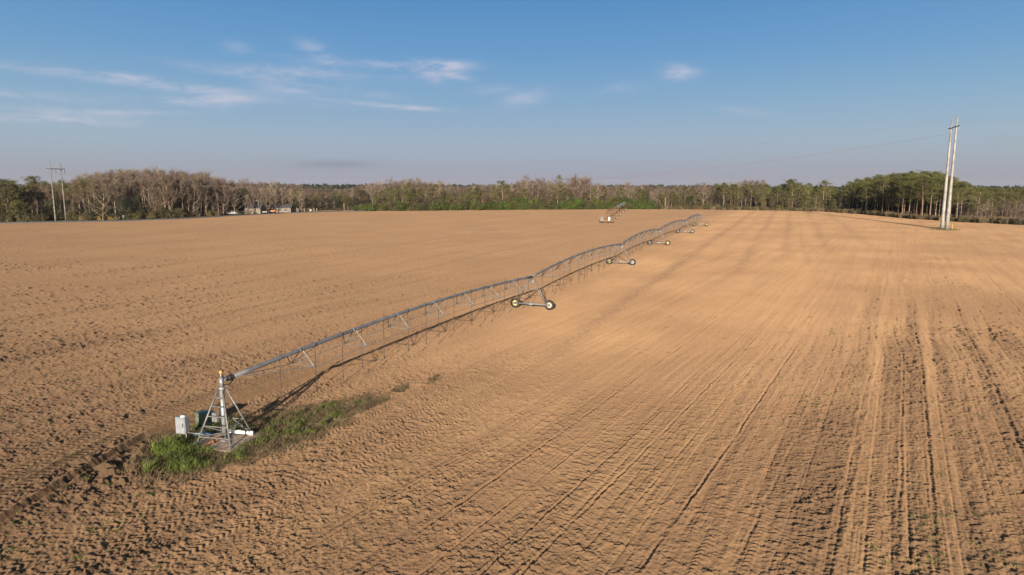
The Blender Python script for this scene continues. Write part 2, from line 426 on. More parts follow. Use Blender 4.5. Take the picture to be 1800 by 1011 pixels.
bh = t.math('ADD', t.math('MULTIPLY', t.noise(co, 2.6, 5, .72), t.math('MULTIPLY_ADD', rough_a, .9, .10)),
            t.math('MULTIPLY', t.noise(co, 16., 4, .7), .18))
bh = t.math('ADD', bh, t.math('MULTIPLY', t.noise(t.mapping(rowv, scale=(1,.15,1)), 1.3, 3, .6), .35))
bp = t.n.new('ShaderNodeBump'); t.l.new(bh, bp.inputs['Height']); bp.inputs['Distance'].default_value = .07; bp.inputs['Strength'].default_value = .7
t.l.new(bp.outputs[0], b.inputs['Normal'])
build_ground()

# ------------------------------------------------------------------ road on the left, beyond the field edge
def road():
    m = MB(); pts = []
    for px in range(-500, 651, 25):
        Y = edge_dist(px) + 4.5; pts.append((at(px, Y), Y))
    vs = []; n = len(pts)
    for i, (x, y) in enumerate(pts):
        dx, dy = pts[min(i+1, n-1)][0]-pts[max(i-1, 0)][0], pts[min(i+1, n-1)][1]-pts[max(i-1, 0)][1]; L = math.hypot(dx, dy)
        nx, ny = -dy/L, dx/L
        for o_, z in ((-3.6, -.2), (-3.0, .22), (3.0, .22), (3.6, -.2)): vs.append((x+nx*o_, y+ny*o_, z))
    m.add(vs, [(i*4+k, i*4+4+k, i*4+5+k, i*4+1+k) for i in range(n-1) for k in range(3)])
    tag(m.build('road', ASPH), 'narrow grey asphalt road between the field and the left wood', 'road', kind='structure')
road()

# ------------------------------------------------------------------ centre pivot machine
def wheel_parts(parent, x, y, z, rim_mat, r=.56, w=.30):
    t_ = MB(); h = w/2
    prof = [(r*.58, -h*.75), (r*.72, -h), (r*.93, -h*.95), (r, -h*.6), (r, h*.6), (r*.93, h*.95), (r*.72, h), (r*.58, h*.75), (r*.55, 0), (r*.58, -h*.75)]
    t_.lathe(prof, (x, y, z), 'y', 26)
    for k in range(18):
        for sgn in (-1, 1):
            a0 = 2*math.pi*(k+(.25*sgn))/18; a1 = a0+.16
            p0 = (x+(r+.012)*math.cos(a0), y, z+(r+.012)*math.sin(a0)); p1 = (x+(r*.985)*math.cos(a1), y+sgn*h*.95, z+(r*.985)*math.sin(a1))
            t_.tube([p0, p1], .028, 4)
    o = t_.build('tyre', TYRE, parent)
    q = MB(); q.lathe([(r*.60, -h*.70), (r*.56, -h*.45), (r*.30, -h*.15), (r*.22, -h*.45), (.001, -h*.47)], (x, y, z), 'y', 22)
    q.lathe([(.001, h*.47), (r*.22, h*.45), (r*.30, h*.15), (r*.56, h*.45), (r*.60, h*.70)], (x, y, z), 'y', 22)
    for k in range(6):
        a0 = k*math.pi/3; q.box((x+r*.17*math.cos(a0), y-h*.5, z+r*.17*math.sin(a0)), (.03,.03,.03))
    q.build('rim', rim_mat, parent)
def drive_tower(root, y, H, rims, mats=(GALVL, GALV), wb=2.08, panel=True):
    m = MB()
    m.tube([(-wb+.05, y-.06, .62), (wb-.05, y-.06, .62)], .085, 10)
    for sx in (-1, 1):
        for sy in (-1, 1):
            m.tube([(sx*(wb-.35), y-.06+sy*.10, .66), (sx*.16, y+sy*.42, H-.16)], .045, 6)
        m.tube([(sx*(wb-.35)*.55+sx*.07, y-.3, .66+(H-.85)*.45), (sx*(wb-.35)*.55+sx*.07, y+.22, .66+(H-.85)*.45)], .03, 5)
        m.box((sx*(wb-.02), y-.12, .60), (.26,.22,.24), bev=.03)
        m.tube([(sx*wb, y-.12, .58), (sx*wb, y+.28, .58)], .05, 8)
    m.tube([(-(wb-.35)*.42, y-.36, H*.62), ((wb-.35)*.42, y-.36, H*.62)], .028, 5)
    m.tube([(0, y-.55, H-.13), (0, y+.55, H-.13)], .06, 6)
    f = m.build('drive_tower', mats[0], root)
    for sx, rm in zip((-1, 1), rims): wheel_parts(f, sx*wb, y+.20, .57, rm)
    g = MB(); g.box((0, y-.16, .62), (.46,.30,.28), bev=.04); g.tube([(-1.9, y-.2, .56), (1.9, y-.2, .56)], .02, 5)
    g.build('drive_motor', mats[1], f)
    if panel:
        p = MB(); p.box((.30, y-.3, H-.45), (.24,.16,.34), bev=.02); p.build('control_box', GALV, f)
def span(root, y0, h0, y1, h1, rise, mats=(PIPE, GALVL, GALV), hoses=True, nodes=8, depth=1.12, half=.93):
    L = y1-y0
    zf = lambda y: h0+(h1-h0)*(y-y0)/L + rise*4*((y-y0)/L)*(1-(y-y0)/L)
    m = MB(); N = 24; m.tube([(0, y0+L*i/N, zf(y0+L*i/N)) for i in range(N+1)], .12, 12)
    for i in range(1, nodes):
        y = y0+L*i/nodes; m.tube([(0, y-.05, zf(y-.05)), (0, y+.05, zf(y+.05))], .155, 12)
    o = m.build('water_pipe', mats[0], root)
    low = {-1: [], 1: []}
    for i in range(1, nodes):
        y = y0+L*i/nodes + .2; z = zf(y); dp = depth*(1 if 1 < i < nodes-1 else .92)
        k = MB()
        for sx in (-1, 1):
            q = (sx*half, y, z-dp); low[sx].append(q)
            k.tube([(sx*.08, y, z-.05), q], .031, 5); k.tube([(sx*.08, y-1.25, zf(y-1.25)-.05), q], .029, 5)
            k.tube([(sx*.08, y+2.1, zf(y+2.1)-.05), q], .020, 4)
        k.tube([(-half, y, z-dp), (half, y, z-dp)], .026, 5)
        k.build('truss_frame', mats[1], o)
    for sx in (-1, 1):
        k = MB(); pts = [(sx*.12, y0+.7, h0-.10)]+low[sx]+[(sx*.12, y1-.7, h1-.10)]
        k.tube(pts, .019, 4); k.build('truss_rod', mats[2], o)
    if hoses:
        for i in range(nodes):
            for fr in ((.22, .72) if i else (.72,)):
                y = y0+L*(i+fr)/nodes; z = zf(y); k = MB(); sx = 1 if (i % 2) else -1
                k.tube([(0, y, z+.10), (0, y, z+.22), (sx*.10, y, z+.27), (sx*.19, y, z+.16), (sx*.20, y, z-.9), (sx*.20, y, 1.15)], .022, 5)
                k.tube([(sx*.20, y, 1.25), (sx*.20, y, 1.02)], .035, 6); k.lathe([(.03,.0),(.06,-.03),(.01,-.05)], (sx*.20, y, 1.03), 'z', 8)
                k.build('drop_hose', HOSE, o)
    return o

TX = [0, 1.52, .96, 0, 0, -.3, -.35]; TY = [0, 44.5, 91.2, 134.6, 178.3, 217.7, 225]; TW = TY[1:6]
bend = lambda p: (p[0]+float(np.interp(p[1], TY, TX)), p[1], p[2])
irr = empty('irrigation_machine', (PIV[0], PIV[1], 0), -AZ)
tag(irr, 'long grey galvanized centre pivot irrigator striding across the field on five wheeled towers', 'irrigation machine')
HT = 3.72
prev = (.75, 3.46)
rimsets = [(RIMY, RIMC), (RIMY, RIMG), (RIMG, RIMY), (RIMG, RIMG), (RIMC, RIMY)]
for k, y in enumerate(TW):
    XF[0] = bend
    span(irr, prev[0], prev[1], y, HT, .72 if k else .62); drive_tower(irr, y, HT, rimsets[k]); prev = (y, HT)
e = MB(); e.tube([(0, TW[-1], HT), (0, TW[-1]+2.6, HT+.05)], .07, 8); e.tube([(0, TW[-1]+2.6, HT+.05), (0, TW[-1]+3.0, HT+.35)], .04, 6)
e.tube([(0, TW[-1]+.2, HT+.9), (0, TW[-1]+2.4, HT+.1)], .012, 4); e.tube([(0, TW[-1], HT), (0, TW[-1]+.1, HT+.9)], .03, 5); e.build('end_gun', GALV, irr)
XF[0] = None
# pivot point: pyramid of four legs (square turned against the machine line)
rot = AZ - R(12)
def rp(x, y): return (x*math.cos(rot)-y*math.sin(rot), x*math.sin(rot)+y*math.cos(rot))
cor = [rp(-1.03,-1.03), rp(1.03,-1.03), rp(1.03,1.03), rp(-1.03,1.03)]
top = [rp(-.16,-.16), rp(.16,-.16), rp(.16,.16), rp(-.16,.16)]
HL = 2.95
lerp3 = lambda i, f: (cor[i][0]+(top[i][0]-cor[i][0])*f, cor[i][1]+(top[i][1]-cor[i][1])*f, .12+(HL-.12)*f)
riser = MB(); riser.tube([(0,0,.08), (0,0,2.95)], .125, 16); riser.tube([(0,0,2.95), (0,0,3.10)], .17, 16); riser.tube([(0,0,3.10), (0,0,3.62)], .115, 16)
riser.tube([(0,0,3.62), (0,0,3.85)], .05, 10); riser.tube([(0,.08,3.42), (0,.3,3.50), (0,.48,3.46)], .10, 12); riser.box((0,0,.12),(.5,.5,.05))
rs = riser.build('riser_pipe', GALV, irr)
for i in range(4):
    m = MB(); m.tube([lerp3(i, 0), lerp3(i, 1)], .05, 6); m.box((cor[i][0], cor[i][1], .11), (.2,.2,.05), bev=.01); m.build('leg', GALVL, irr)
m = MB()
for f in (.14, .34, .52, .70, .86): m.tube([lerp3(0, f), lerp3(1, f)], .032, 5)
for a, c_ in ((1,2),(2,3),(3,0)):
    m.tube([lerp3(a, .34), lerp3(c_, .34)], .032, 5); m.tube([lerp3(a, .66), lerp3(c_, .66)], .028, 5)
    mid_ = [(p+q)/2 for p, q in zip(lerp3(a, .34), lerp3(c_, .34))]
    m.tube([lerp3(a, .02), mid_], .026, 5); m.tube([lerp3(c_, .02), mid_], .026, 5)
m.tube([lerp3(0,.34), (0,0,.55)], .026, 5); m.tube([lerp3(0,.14), lerp3(2,.14)], .026, 5)
m.build('cross_brace', GALVL, irr)
m = MB(); m.tube([(0,.46,3.46), (0,.80,3.46)], .15, 14)
for k in range(5): m.tube([(0,.48+.065*k,3.46), (0,.51+.065*k,3.46)], .175, 14)
m.tube([(0,.15,3.2), (.12,.4,3.15), (.08,.8,3.3)], .035, 6); m.build('flexible_joint', BLACK, irr)
m = MB(); m.lathe([(.001,4.04),(.05,4.03),(.08,3.99),(.085,3.89),(.09,3.86),(.04,3.84)], (0,0,0), 'z', 16); m.build('warning_beacon', AMBER, irr)
m = MB(); m.tube([(0,0,4.02),(0,0,4.12)], .015, 5); m.box((.02,0,4.11),(.12,.05,.05)); m.build('beacon_cap', BLACK, irr)
m = MB(); m.box((-.28,-.30,1.45),(.34,.22,.5), bev=.02); m.build('junction_box', GALV, irr)

# concrete pad and what stands on / beside it
m = MB(); m.box((PIV[0], PIV[1], .02), (2.75,2.75,.14), rz=-R(12), bev=.02)
tag(m.build('concrete_pad', CONC), 'square soil-stained concrete slab under the pivot tower', 'slab')
m = MB(); c0 = (-16.05, 37.05, .21); c1 = (-14.62, 36.75, .21)
m.smooth = True; m.tube([c0, c1], .10, 14); m.tube([(c1[0]-.12,c1[1]+.025,.21), (c1[0]+.06,c1[1]-.012,.21)], .125, 14)
pv = tag(m.build('plastic_pipe', PVC), 'white plastic pipe lying on the concrete slab behind the pivot legs', 'pipe')
m = MB(); m.tube([(-15.9,35.95,.30), (-16.15,35.7,.22), (-16.5,35.2,.16), (-16.95,34.6,.10)], .085, 10); m.tube([(-16.25,35.55,.2),(-16.33,35.45,.19)], .13, 10)
tag(m.build('supply_pipe', RUST), 'rusty water supply pipe running from the riser off the front of the slab', 'pipe')
cb = empty('control_cabinet', (-18.12, 36.0, 0), R(-14)); tag(cb, 'white metal control cabinet on short posts left of the pivot tower', 'control cabinet')
m = MB(); m.box((0,0,.965), (.62,.34,.95), bev=.02); m.build('cabinet_body', CABINET, cb)
m = MB(); m.box((0,-.185,.965), (.55,.025,.86)); dd = m.build('cabinet_door', CABINET, cb)
m = MB(); m.box((.20,-.215,1.02), (.035,.03,.22)); m.build('handle', BLACK, dd)
m = MB(); m.lathe([(.001,.09),(.13,.08),(.15,.03),(.15,0)], (.08,0,1.44), 'z', 14); m.build('antenna_dome', WHITE, cb)
for sx in (-.2, .2):
    m = MB(); m.tube([(sx,0,-.1),(sx,0,.5)], .035, 6); m.build('post', GALV, cb)
m = MB(); m.tube([(.3,0,.55),(.9,.1,.5),(1.5,.3,.35)], .03, 6); m.build('conduit', GALV, cb)
gb = empty('utility_box', (-18.0, 38.4, 0), R(-10)); tag(gb, 'dark green utility box standing behind the white control cabinet', 'utility box')
m = MB(); m.box((0,0,.46), (.80,.62,.80), bev=.03); m.build('housing', GREENBOX, gb)
m = MB(); m.box((0,.0,.88), (.86,.68,.05), bev=.015); m.build('lid', GREENBOX, gb)
m = MB(); m.box((0,-.325,.43), (.62,.02,.55)); m.build('door', GREENBOX, gb)
vb = empty('valve_assembly', (-17.35, 36.6, 0), R(10)); tag(vb, 'small blue valve with dark handwheel between the cabinet and the pivot legs', 'valve')
m = MB(); m.lathe([(.02,.06),(.16,.08),(.20,.25),(.13,.40),(.08,.42)], (0,0,0), 'z', 14); m.tube([(-.4,0,.22),(.5,-.05,.22)], .09, 10); m.build('valve_body', BLUE, vb)
m = MB(); m.lathe([(.16,.55),(.19,.57),(.16,.59),(.14,.57),(.16,.55)], (0,0,0), 'z', 14); m.tube([(0,0,.4),(0,0,.6)], .02, 5); m.tube([(-.15,0,.57),(.15,0,.57)], .015, 4); m.build('handwheel', BLACK, vb)

# ------------------------------------------------------------------ the rusty machine in the distance
p0 = (35.6, 258.0); d_ = (6.2, 29.4); az2 = math.atan2(d_[0], d_[1]); sp2 = math.hypot(*d_)
ir2 = empty('irrigation_machine', (p0[0], p0[1], 0), -az2)
tag(ir2, 'distant rust red irrigation machine with a white tank on its near cart', 'irrigation machine')
prev = (0, 3.7)
drive_tower(ir2, 0, 3.7, (RIMY, RIMY), (RUST, REDM), wb=2.2, panel=False)
for k in range(1, 6):
    span(ir2, prev[0], prev[1], sp2*k, 3.7, 1.0, (REDM if k < 3 else GALV, RUST if k < 3 else GALV, RUST), hoses=False, nodes=6)
    drive_tower(ir2, sp2*k, 3.7, (RIMY, RIMC), (RUST, REDM), wb=2.0, panel=False); prev = (sp2*k, 3.7)
m = MB(); m.box((-.1,-.9,.55), (5.2,1.3,.16)); m.box((.2,-.6,.9),(.9,.9,.6)); m.build('cart_frame', RUST, ir2)
m = MB(); m.tube([(1.05,-1.1,.7),(1.05,-1.1,2.1)], .50, 16); m.lathe([(.50,2.1),(.3,2.25),(.001,2.28)], (1.05,-1.1,0), 'z', 16); m.build('tank', WHITE, ir2)
m = MB(); m.box((-1.55,-1.0,1.5), (1.3,.9,1.7), bev=.08); m.build('pump_housing', POLED, ir2)
m = MB(); m.tube([(0,-.8,.7),(-.1,-.4,2.2),(0,0,3.7)], .14, 10); m.build('intake_pipe', REDM, ir2)

# ------------------------------------------------------------------ transmission line
RA = math.atan2(53, -316)                                   # direction of the wires
ARMD = Vector((.165, .986, 0))
PYL = [((138.9, 219.7), 35.0, 32.0, POLEM, .60, .20), ((-178.5, 271.0), 22.9, 20.3, POLED, .30, .16), ((455, 165.0), 35.0, 32.0, POLEM, .62, .20)]
PLAB = ['tall twin pole steel pylon standing in the field at the right', 'grey H-frame pylon with crossarm in front of the left wood', 'tall twin pole steel pylon beyond the right edge']
att = []
for (pos, H, HA, mat, rb, rt), lab in zip(PYL, PLAB):
    big_ = rb > .5; ARMD = Vector((.35, .937, 0)) if big_ else Vector((.165, .986, 0)); hp = 3.3 if big_ else 2.5
    root = empty('power_pylon', (pos[0], pos[1], 0)); tag(root, lab, 'pylon', 'pylons of the transmission line')
    for sgn in (-1, 1):
        q = ARMD*(hp*sgn); m = MB(); K = 10
        m.tube([(q.x, q.y, -.3+(H+.3+sgn*-.4)*i/K) for i in range(K+1)], [rb+(rt-rb)*i/K for i in range(K+1)], 16)
        if rb > .5:
            for zz in (14.8, 24.5): r_ = rb+(rt-rb)*zz/H; m.tube([(q.x,q.y,zz),(q.x,q.y,zz+.25)], r_+.05, 16)
            m.tube([(q.x,q.y,-.3),(q.x,q.y,.18)], .95, 16)
        else:
            m.tube([(q.x,q.y,10.2),(q.x,q.y,10.8)], rb, 10)
        m.build('pole', mat, root)
    m = MB(); aw = 6.9 if big_ else 4.4
    m.tube([tuple(ARMD*-aw+Vector((0,0,HA))), tuple(ARMD*aw+Vector((0,0,HA)))], .17 if rb > .5 else .12, 8)
    m.tube([tuple(ARMD*-hp+Vector((.2,0,HA-.9))), tuple(ARMD*-(hp-1)+Vector((.2,0,HA)))], .06, 5)
    m.tube([tuple(ARMD*hp+Vector((.2,0,HA-.9))), tuple(ARMD*(hp-1)+Vector((.2,0,HA)))], .06, 5)
    m.build('crossarm', ARM, root)
    pts = []
    for s_ in (-aw+.15, 0, aw-.15):
        q = ARMD*s_; m = MB(); prof = []
        for k in range(9): prof += [(.03, HA-.2-.16*k), (.12, HA-.26-.16*k), (.12, HA-.29-.16*k)]
        m.lathe(prof+[(.02, HA-1.75)], (q.x, q.y, 0), 'z', 8); m.build('insulator', INSUL, root)
        pts.append(Vector((pos[0]+q.x, pos[1]+q.y, HA-1.75)))
    for sgn in (-1, 1):
        q = ARMD*(hp*sgn); pts.append(Vector((pos[0]+q.x, pos[1]+q.y, H-.5)))
    att.append(pts)
names = ['conductor strung left across the field, nearest of three', 'middle conductor strung across the field', 'farthest conductor strung across the field',
         'thin shield wire from the near pole tops over the field', 'thin shield wire from the far pole tops over the field']
for i in range(5):
    for (A0, B0, sag, side) in ((att[0][i], att[1][i], 11.2, 'to the left pylon'), (att[0][i], att[2][i], 9.0, 'off to the right')):
        if i > 2: sag -= 3
        m = MB(); K = 40
        m.tube([tuple(A0.lerp(B0, k/K)-Vector((0,0,4*sag*(k/K)*(1-k/K)))) for k in range(K+1)], .012 if i < 3 else .007, 4)
        tag(m.build('power_line', WIRE), names[i]+', running '+side, 'power line', 'wires of the transmission line')
# markers near the right pylon
def post(name, px, Y, h, r, mat, label, cat, z0=0.0, group=None):
    m = MB(); X = at(px, Y); m.tube([(0,0,-.2),(0,0,h*.5),(0,0,h)], [r, r*.95, r*.8], 8)
    o = m.build(name, mat); o.location = (X, Y, z0); tag(o, label, cat, group); return o
post('marker_post', 1673.5, 216, 1.9, .09, YEL, 'yellow marker post just right of the tall twin pylon', 'marker post')
post('marker_post', 1652, 268, 1.6, .09, YEL, 'small yellow marker post behind the tall twin pylon at the brush edge', 'marker post')

# ------------------------------------------------------------------ trees
def leafcards(centers, n_per, spread, lw, ll, flat=.0, seed=0, up=0.0):
    """small pointed leaf / needle triangles scattered round centres -> (V, F)"""
    g = np.random.default_rng(seed); c = np.repeat(centers, n_per, 0); n = len(c)
    d = g.normal(size=(n, 3)); d /= np.linalg.norm(d, axis=1, keepdims=True)
    rad = g.random((n, 1))**.45
    sp = np.repeat(np.broadcast_to(spread, (len(centers), 3)), n_per, 0)
    p = c + d*rad*sp
    a = g.normal(size=(n, 3)) + d*1.2; a[:, 2] += up; a /= np.linalg.norm(a, axis=1, keepdims=True)
    b = np.cross(a, g.normal(size=(n, 3))); b /= np.linalg.norm(b, axis=1, keepdims=True)
    s = (.6+.8*g.random((n, 1)))
    V = np.stack([p-b*lw*s*.5, p+b*lw*s*.5, p+a*ll*s], 1).reshape(-1, 3)
    return V, np.arange(3*n).reshape(-1, 3)
def branches_bare(H, seed, spread=.42, upright=.5, dense=1.0, clear=.25):
    """skeleton of a leafless tree; returns wood MB and fine twig mesh arrays"""
    r_ = random.Random(seed); wood = MB(); tw = []
    lean = Vector((r_.uniform(-.03,.03), r_.uniform(-.03,.03), 1))
    tr = []; p = Vector((0,0,-.3)); K = 8; forkh = H*.82
    for i in range(K+1):
        f = i/K; tr.append(Vector((lean.x*f*H+math.sin(f*5+seed)*.012*H, lean.y*f*H+math.cos(f*4+seed)*.012*H, -.3+f*forkh)))
    rad = [H*.0135*(1-.80*i/K)+.015 for i in range(K+1)]
    wood.tube(tr, rad, 7)
    tips = []
    nl = int(15*dense)
    for i in range(nl):
        f = clear+(1-clear)*(i+.5)/nl; k = f*K; a = int(min(k, K-1)); base = tr[a].lerp(tr[a+1], k-a)
        az = i*2.4+r_.uniform(-.5,.5); el = upright+r_.uniform(-.2,.3)+.35*f
        L = H*spread*(1-.55*abs(f-.45)-.25*f)*r_.uniform(.75,1.15)
        d = Vector((math.cos(az)*math.cos(el), math.sin(az)*math.cos(el), math.sin(el)))
        pts = [base]; q = base.copy(); dd = d.copy()
        for s in range(5):
            dd = (dd+Vector((r_.uniform(-.22,.22), r_.uniform(-.22,.22), r_.uniform(-.02,.22)))).normalized(); q = q+dd*L/5; pts.append(q.copy())
        r0 = rad[a]*.55
        wood.tube(pts, [r0*(1-.8*s/5)+.012 for s in range(6)], 5)
        for j in range(int(7*dense)):
            s = r_.uniform(1.2, 5); a2 = int(min(s, 4)); b2 = pts[a2].lerp(pts[a2+1], s-a2)
            d2 = (dd*.6+Vector((r_.gauss(0,.6), r_.gauss(0,.6), r_.gauss(.35,.4)))).normalized(); L2 = L*r_.uniform(.25,.5)
            e2 = b2+d2*L2*.5; e3 = e2+(d2+Vector((r_.gauss(0,.25), r_.gauss(0,.25), .2))).normalized()*L2*.5
            tips.append((b2, e2, e3))
    top = tr[-1]
    for j in range(int(10*dense)):
        d2 = Vector((r_.gauss(0,.4), r_.gauss(0,.4), 1)).normalized(); L2 = H*.18*r_.uniform(.7,1.1)
        tips.append((tr[-2].lerp(top, r_.random()), top+d2*L2*.5, top+d2*L2+Vector((r_.gauss(0,.3),r_.gauss(0,.3),0))))
    cr = MB()
    for b2, e2, e3 in tips: cr.tube([b2, e2, e3], [.035, .022, .008], 3, cap=False)
    V = []
    g = np.random.default_rng(seed)
    P = np.array([[*a_, *b_, *c_] for a_, b_, c_ in tips]); m = 26
    Pr = np.repeat(P, m, 0); f = g.random((len(Pr), 1))
    st = np.where(f < .5, Pr[:, 0:3]+(Pr[:, 3:6]-Pr[:, 0:3])*f*2, Pr[:, 3:6]+(Pr[:, 6:9]-Pr[:, 3:6])*(f*2-1))
    ax = Pr[:, 6:9]-Pr[:, 0:3]; ax /= np.linalg.norm(ax, axis=1, keepdims=True)
    dr = ax*.7+g.normal(size=(len(Pr), 3))*.62+np.array([0,0,.25]); dr /= np.linalg.norm(dr, axis=1, keepdims=True)
    Lt = (.5+.9*g.random((len(Pr), 1)))*H/20*1.15
    sd = np.cross(dr, g.normal(size=(len(Pr), 3))); sd /= np.linalg.norm(sd, axis=1, keepdims=True)
    tv = np.stack([st-sd*.022, st+sd*.022, st+dr*Lt], 1).reshape(-1, 3)
    b0 = len(cr.v)
    cv = np.vstack([np.array([tuple(v) for v in cr.v]), tv])
    # crown as all-triangle mesh
    tri = []
    for f_ in cr.f:
        for k in range(1, len(f_)-1): tri.append((f_[0], f_[k], f_[k+1]))
    F_ = np.vstack([np.array(tri), np.arange(3*len(Pr)).reshape(-1, 3)+b0])
    return wood, cv, F_
def mk_bare(H, seed, twig, **kw):
    wood, V, F_ = branches_bare(H, seed, **kw)
    return wood.mesh('trunk', BARK), np_mesh('crown', V, F_, twig)
def mk_pine(H, seed, mat=NEEDLE, clear=.45, width=.17, dense=1.0, nper=52):
    r_ = random.Random(seed); wood = MB(); K = 7
    bend = (r_.uniform(-.02,.02), r_.uniform(-.02,.02))
    tr = [Vector((bend[0]*H*(i/K)**2*2, bend[1]*H*(i/K)**2*2, -.3+(H*.96+.3)*i/K)) for i in range(K+1)]
    wood.tube(tr, [H*.011*(1-.8*i/K)+.02 for i in range(K+1)], 8)
    cen = []; n = int(34*dense)
    for i in range(n):
        f = clear+(.97-clear)*((i+.5)/n)**.9
        if f < clear+.12 and r_.random() < .35: continue
        k = f*K; a = int(min(k, K-1)); base = tr[a].lerp(tr[a+1], k-a)
        g_ = (f-clear)/(1-clear)
        L = H*width*(.55+1.2*math.sin(math.pi*min(1, g_*.85+.18)))*.75*r_.uniform(.55,1.15)
        az = i*2.4+r_.uniform(-.6,.6); el = r_.uniform(-.05,.45)+g_*.4
        d = Vector((math.cos(az)*math.cos(el), math.sin(az)*math.cos(el), math.sin(el)))
        e_ = base+d*L
        wood.tube([base, base+d*L*.5+Vector((0,0,.1)), e_], [.05,.035,.015], 4)
        for q in range(4): cen.append(base+d*L*(.4+.22*q)+Vector((r_.gauss(0,.35), r_.gauss(0,.35), r_.gauss(.12,.22))))
    for q in range(6): cen.append(tr[-1]+Vector((r_.gauss(0,.4), r_.gauss(0,.4), r_.gauss(-.3,.45))))
    cen = np.array([tuple(c) for c in cen]); g = np.random.default_rng(seed)
    sp = np.repeat(.45+.45*g.random((len(cen), 1)), 3, 1)*np.array([1,1,.62])*H/19
    V, F_ = leafcards(cen, nper, sp, .085, .34, seed=seed, up=.5)
    return wood.mesh('trunk', BARKP), np_mesh('crown', V, F_, mat)
def mk_leafy(H, Wd, seed, mat, n=70, nper=60, low=.15, bark=BARK, lw=.14, ll=.24):
    r_ = random.Random(seed); wood = MB(); cen = []; sps = []
    wood.tube([(0,0,-.3),(r_.uniform(-.1,.1)*H*.2,0,H*.35),(0,r_.uniform(-.1,.1)*H*.3,H*.75)], [H*.018+.02, H*.012+.015, .02], 6)
    for i in range(n):
        a = r_.random()*6.283; u = r_.random(); zz = low+(1-low)*r_.random()
        rr_ = Wd*math.sqrt(max(0,1-((zz-.5)/.58)**2))*math.sqrt(u)*.9
        c_ = Vector((math.cos(a)*rr_, math.sin(a)*rr_, zz*H*.95)); cen.append(tuple(c_)); sps.append(r_.uniform(.14,.26)*Wd+.12)
        if i % 4 == 0: wood.tube([(0,0,H*r_.uniform(.2,.55)), tuple(c_*.6+Vector((0,0,.2*H))), tuple(c_)], [.05*H/8,.03*H/8,.01], 4)
    sp = np.array(sps)[:, None]*np.array([1,1,.75])
    V, F_ = leafcards(np.array(cen), nper, sp, lw, ll, seed=seed, up=.3)
    return wood.mesh('trunk', bark), np_mesh('crown', V, F_, mat)
def mk_brush(H, Wd, seed, mat=BRUSH, n=700):
    g = np.random.default_rng(seed)
    a = g.random(n)*6.283; r0 = np.sqrt(g.random(n))*Wd
    base = np.stack([np.cos(a)*r0*.7, np.sin(a)*r0*.7, g.random(n)*H*.45-.1], 1)
    d = np.stack([np.cos(a)*.4+g.normal(size=n)*.35, np.sin(a)*.4+g.normal(size=n)*.35, .75+g.random(n)*.6], 1)
    d /= np.linalg.norm(d, axis=1, keepdims=True); L = (.35+.65*g.random((n, 1)))*H*.62
    sd = np.cross(d, g.normal(size=(n, 3))); sd /= np.linalg.norm(sd, axis=1, keepdims=True)
    V = np.stack([base-sd*.035, base+sd*.035, base+d*L], 1).reshape(-1, 3)
    return None, np_mesh('shrub', V, np.arange(3*n).reshape(-1, 3), mat)

KIND = {
 'bare':  [(H, *mk_bare(H, s, TWIG, **kw)) for H, s, kw in [(20,1,dict(clear=.12,dense=1.1)),(20,2,dict(upright=.75,spread=.34,clear=.15)),(20,3,dict(upright=.6,spread=.38,clear=.18,dense=1.1)),(20,4,dict(upright=.9,spread=.30,clear=.28)),(20,5,dict(spread=.46,clear=.12,dense=1.1))]],
 'pale':  [(H, *mk_bare(H, s, TWIGP, **kw)) for H, s, kw in [(20,11,dict(spread=.44,dense=.85)),(20,12,dict(upright=.7,dense=.8,spread=.4)),(20,13,dict(spread=.5,dense=.8,clear=.3))]],
 'slim':  [(H, *mk_bare(H, s, TWIG, **kw)) for H, s, kw in [(20,21,dict(upright=1.0,spread=.20,clear=.5,dense=.75)),(20,22,dict(upright=1.05,spread=.22,clear=.45,dense=.7))]],
 'pine':  [(H, *mk_pine(H, s, **kw)) for H, s, kw in [(20,31,{}),(20,32,dict(clear=.38)),(20,33,dict(width=.20,clear=.42)),(20,34,dict(clear=.55,width=.15)),(20,35,dict(clear=.5,mat=NEEDLEB)),(20,36,dict(clear=.3,mat=NEEDLEB,width=.19))]],
 'young': [(12, *mk_pine(12, s, clear=.12, width=.21, dense=1.1, mat=mt)) for s, mt in [(41,NEEDLE),(42,NEEDLEB)]],
 'olive': [(10, *mk_leafy(10, 3.6, s, mt, n=110, nper=55, low=.2)) for s, mt in [(51,OLIVE),(52,OLIVE),(53,NEEDLEB)]],
 'dark':  [(10, *mk_leafy(10, 3.8, s, DARKL, n=110, nper=55, low=.1)) for s in (61,62)],
 'hedge': [(4, *mk_leafy(4, 2.9, s, mt, n=70, nper=60, low=.0)) for s, mt in [(71,HEDGE),(72,HEDGE),(73,HEDGE),(74,HEDGEY),(75,OLIVE)]],
 'bush':  [(3, *mk_leafy(3, 1.9, s, mt, n=45, nper=50, low=.0, lw=.11, ll=.2)) for s, mt in [(81,OLIVE),(82,OLIVE),(83,NEEDLEB)]],
 'brush': [(3, *mk_brush(3, 1.8, s)) for s in (91,92,93)],
}
NM = dict(bare='bare_tree', pale='bare_tree', slim='bare_tree', pine='pine_tree', young='pine_tree', olive='evergreen_tree', dark='evergreen_tree', hedge='shrub', bush='shrub', brush='shrub')
CATS = dict(bare='bare tree', pale='bare tree', slim='bare tree', pine='pine tree', young='pine tree', olive='evergreen tree', dark='evergreen tree', hedge='shrub', bush='shrub', brush='shrub')
GRP = dict(bare='leafless trees along the far field edge', pine='pine trees along the far field edge', young='pine trees along the far field edge', olive='evergreen trees along the far field edge',
           dark='evergreen trees along the far field edge', hedge='green shrubs along the foot of the wood', bush='olive shrubs along the foot of the wood', brush='dry brush along the foot of the wood')
GRP['pale'] = GRP['slim'] = GRP['bare']
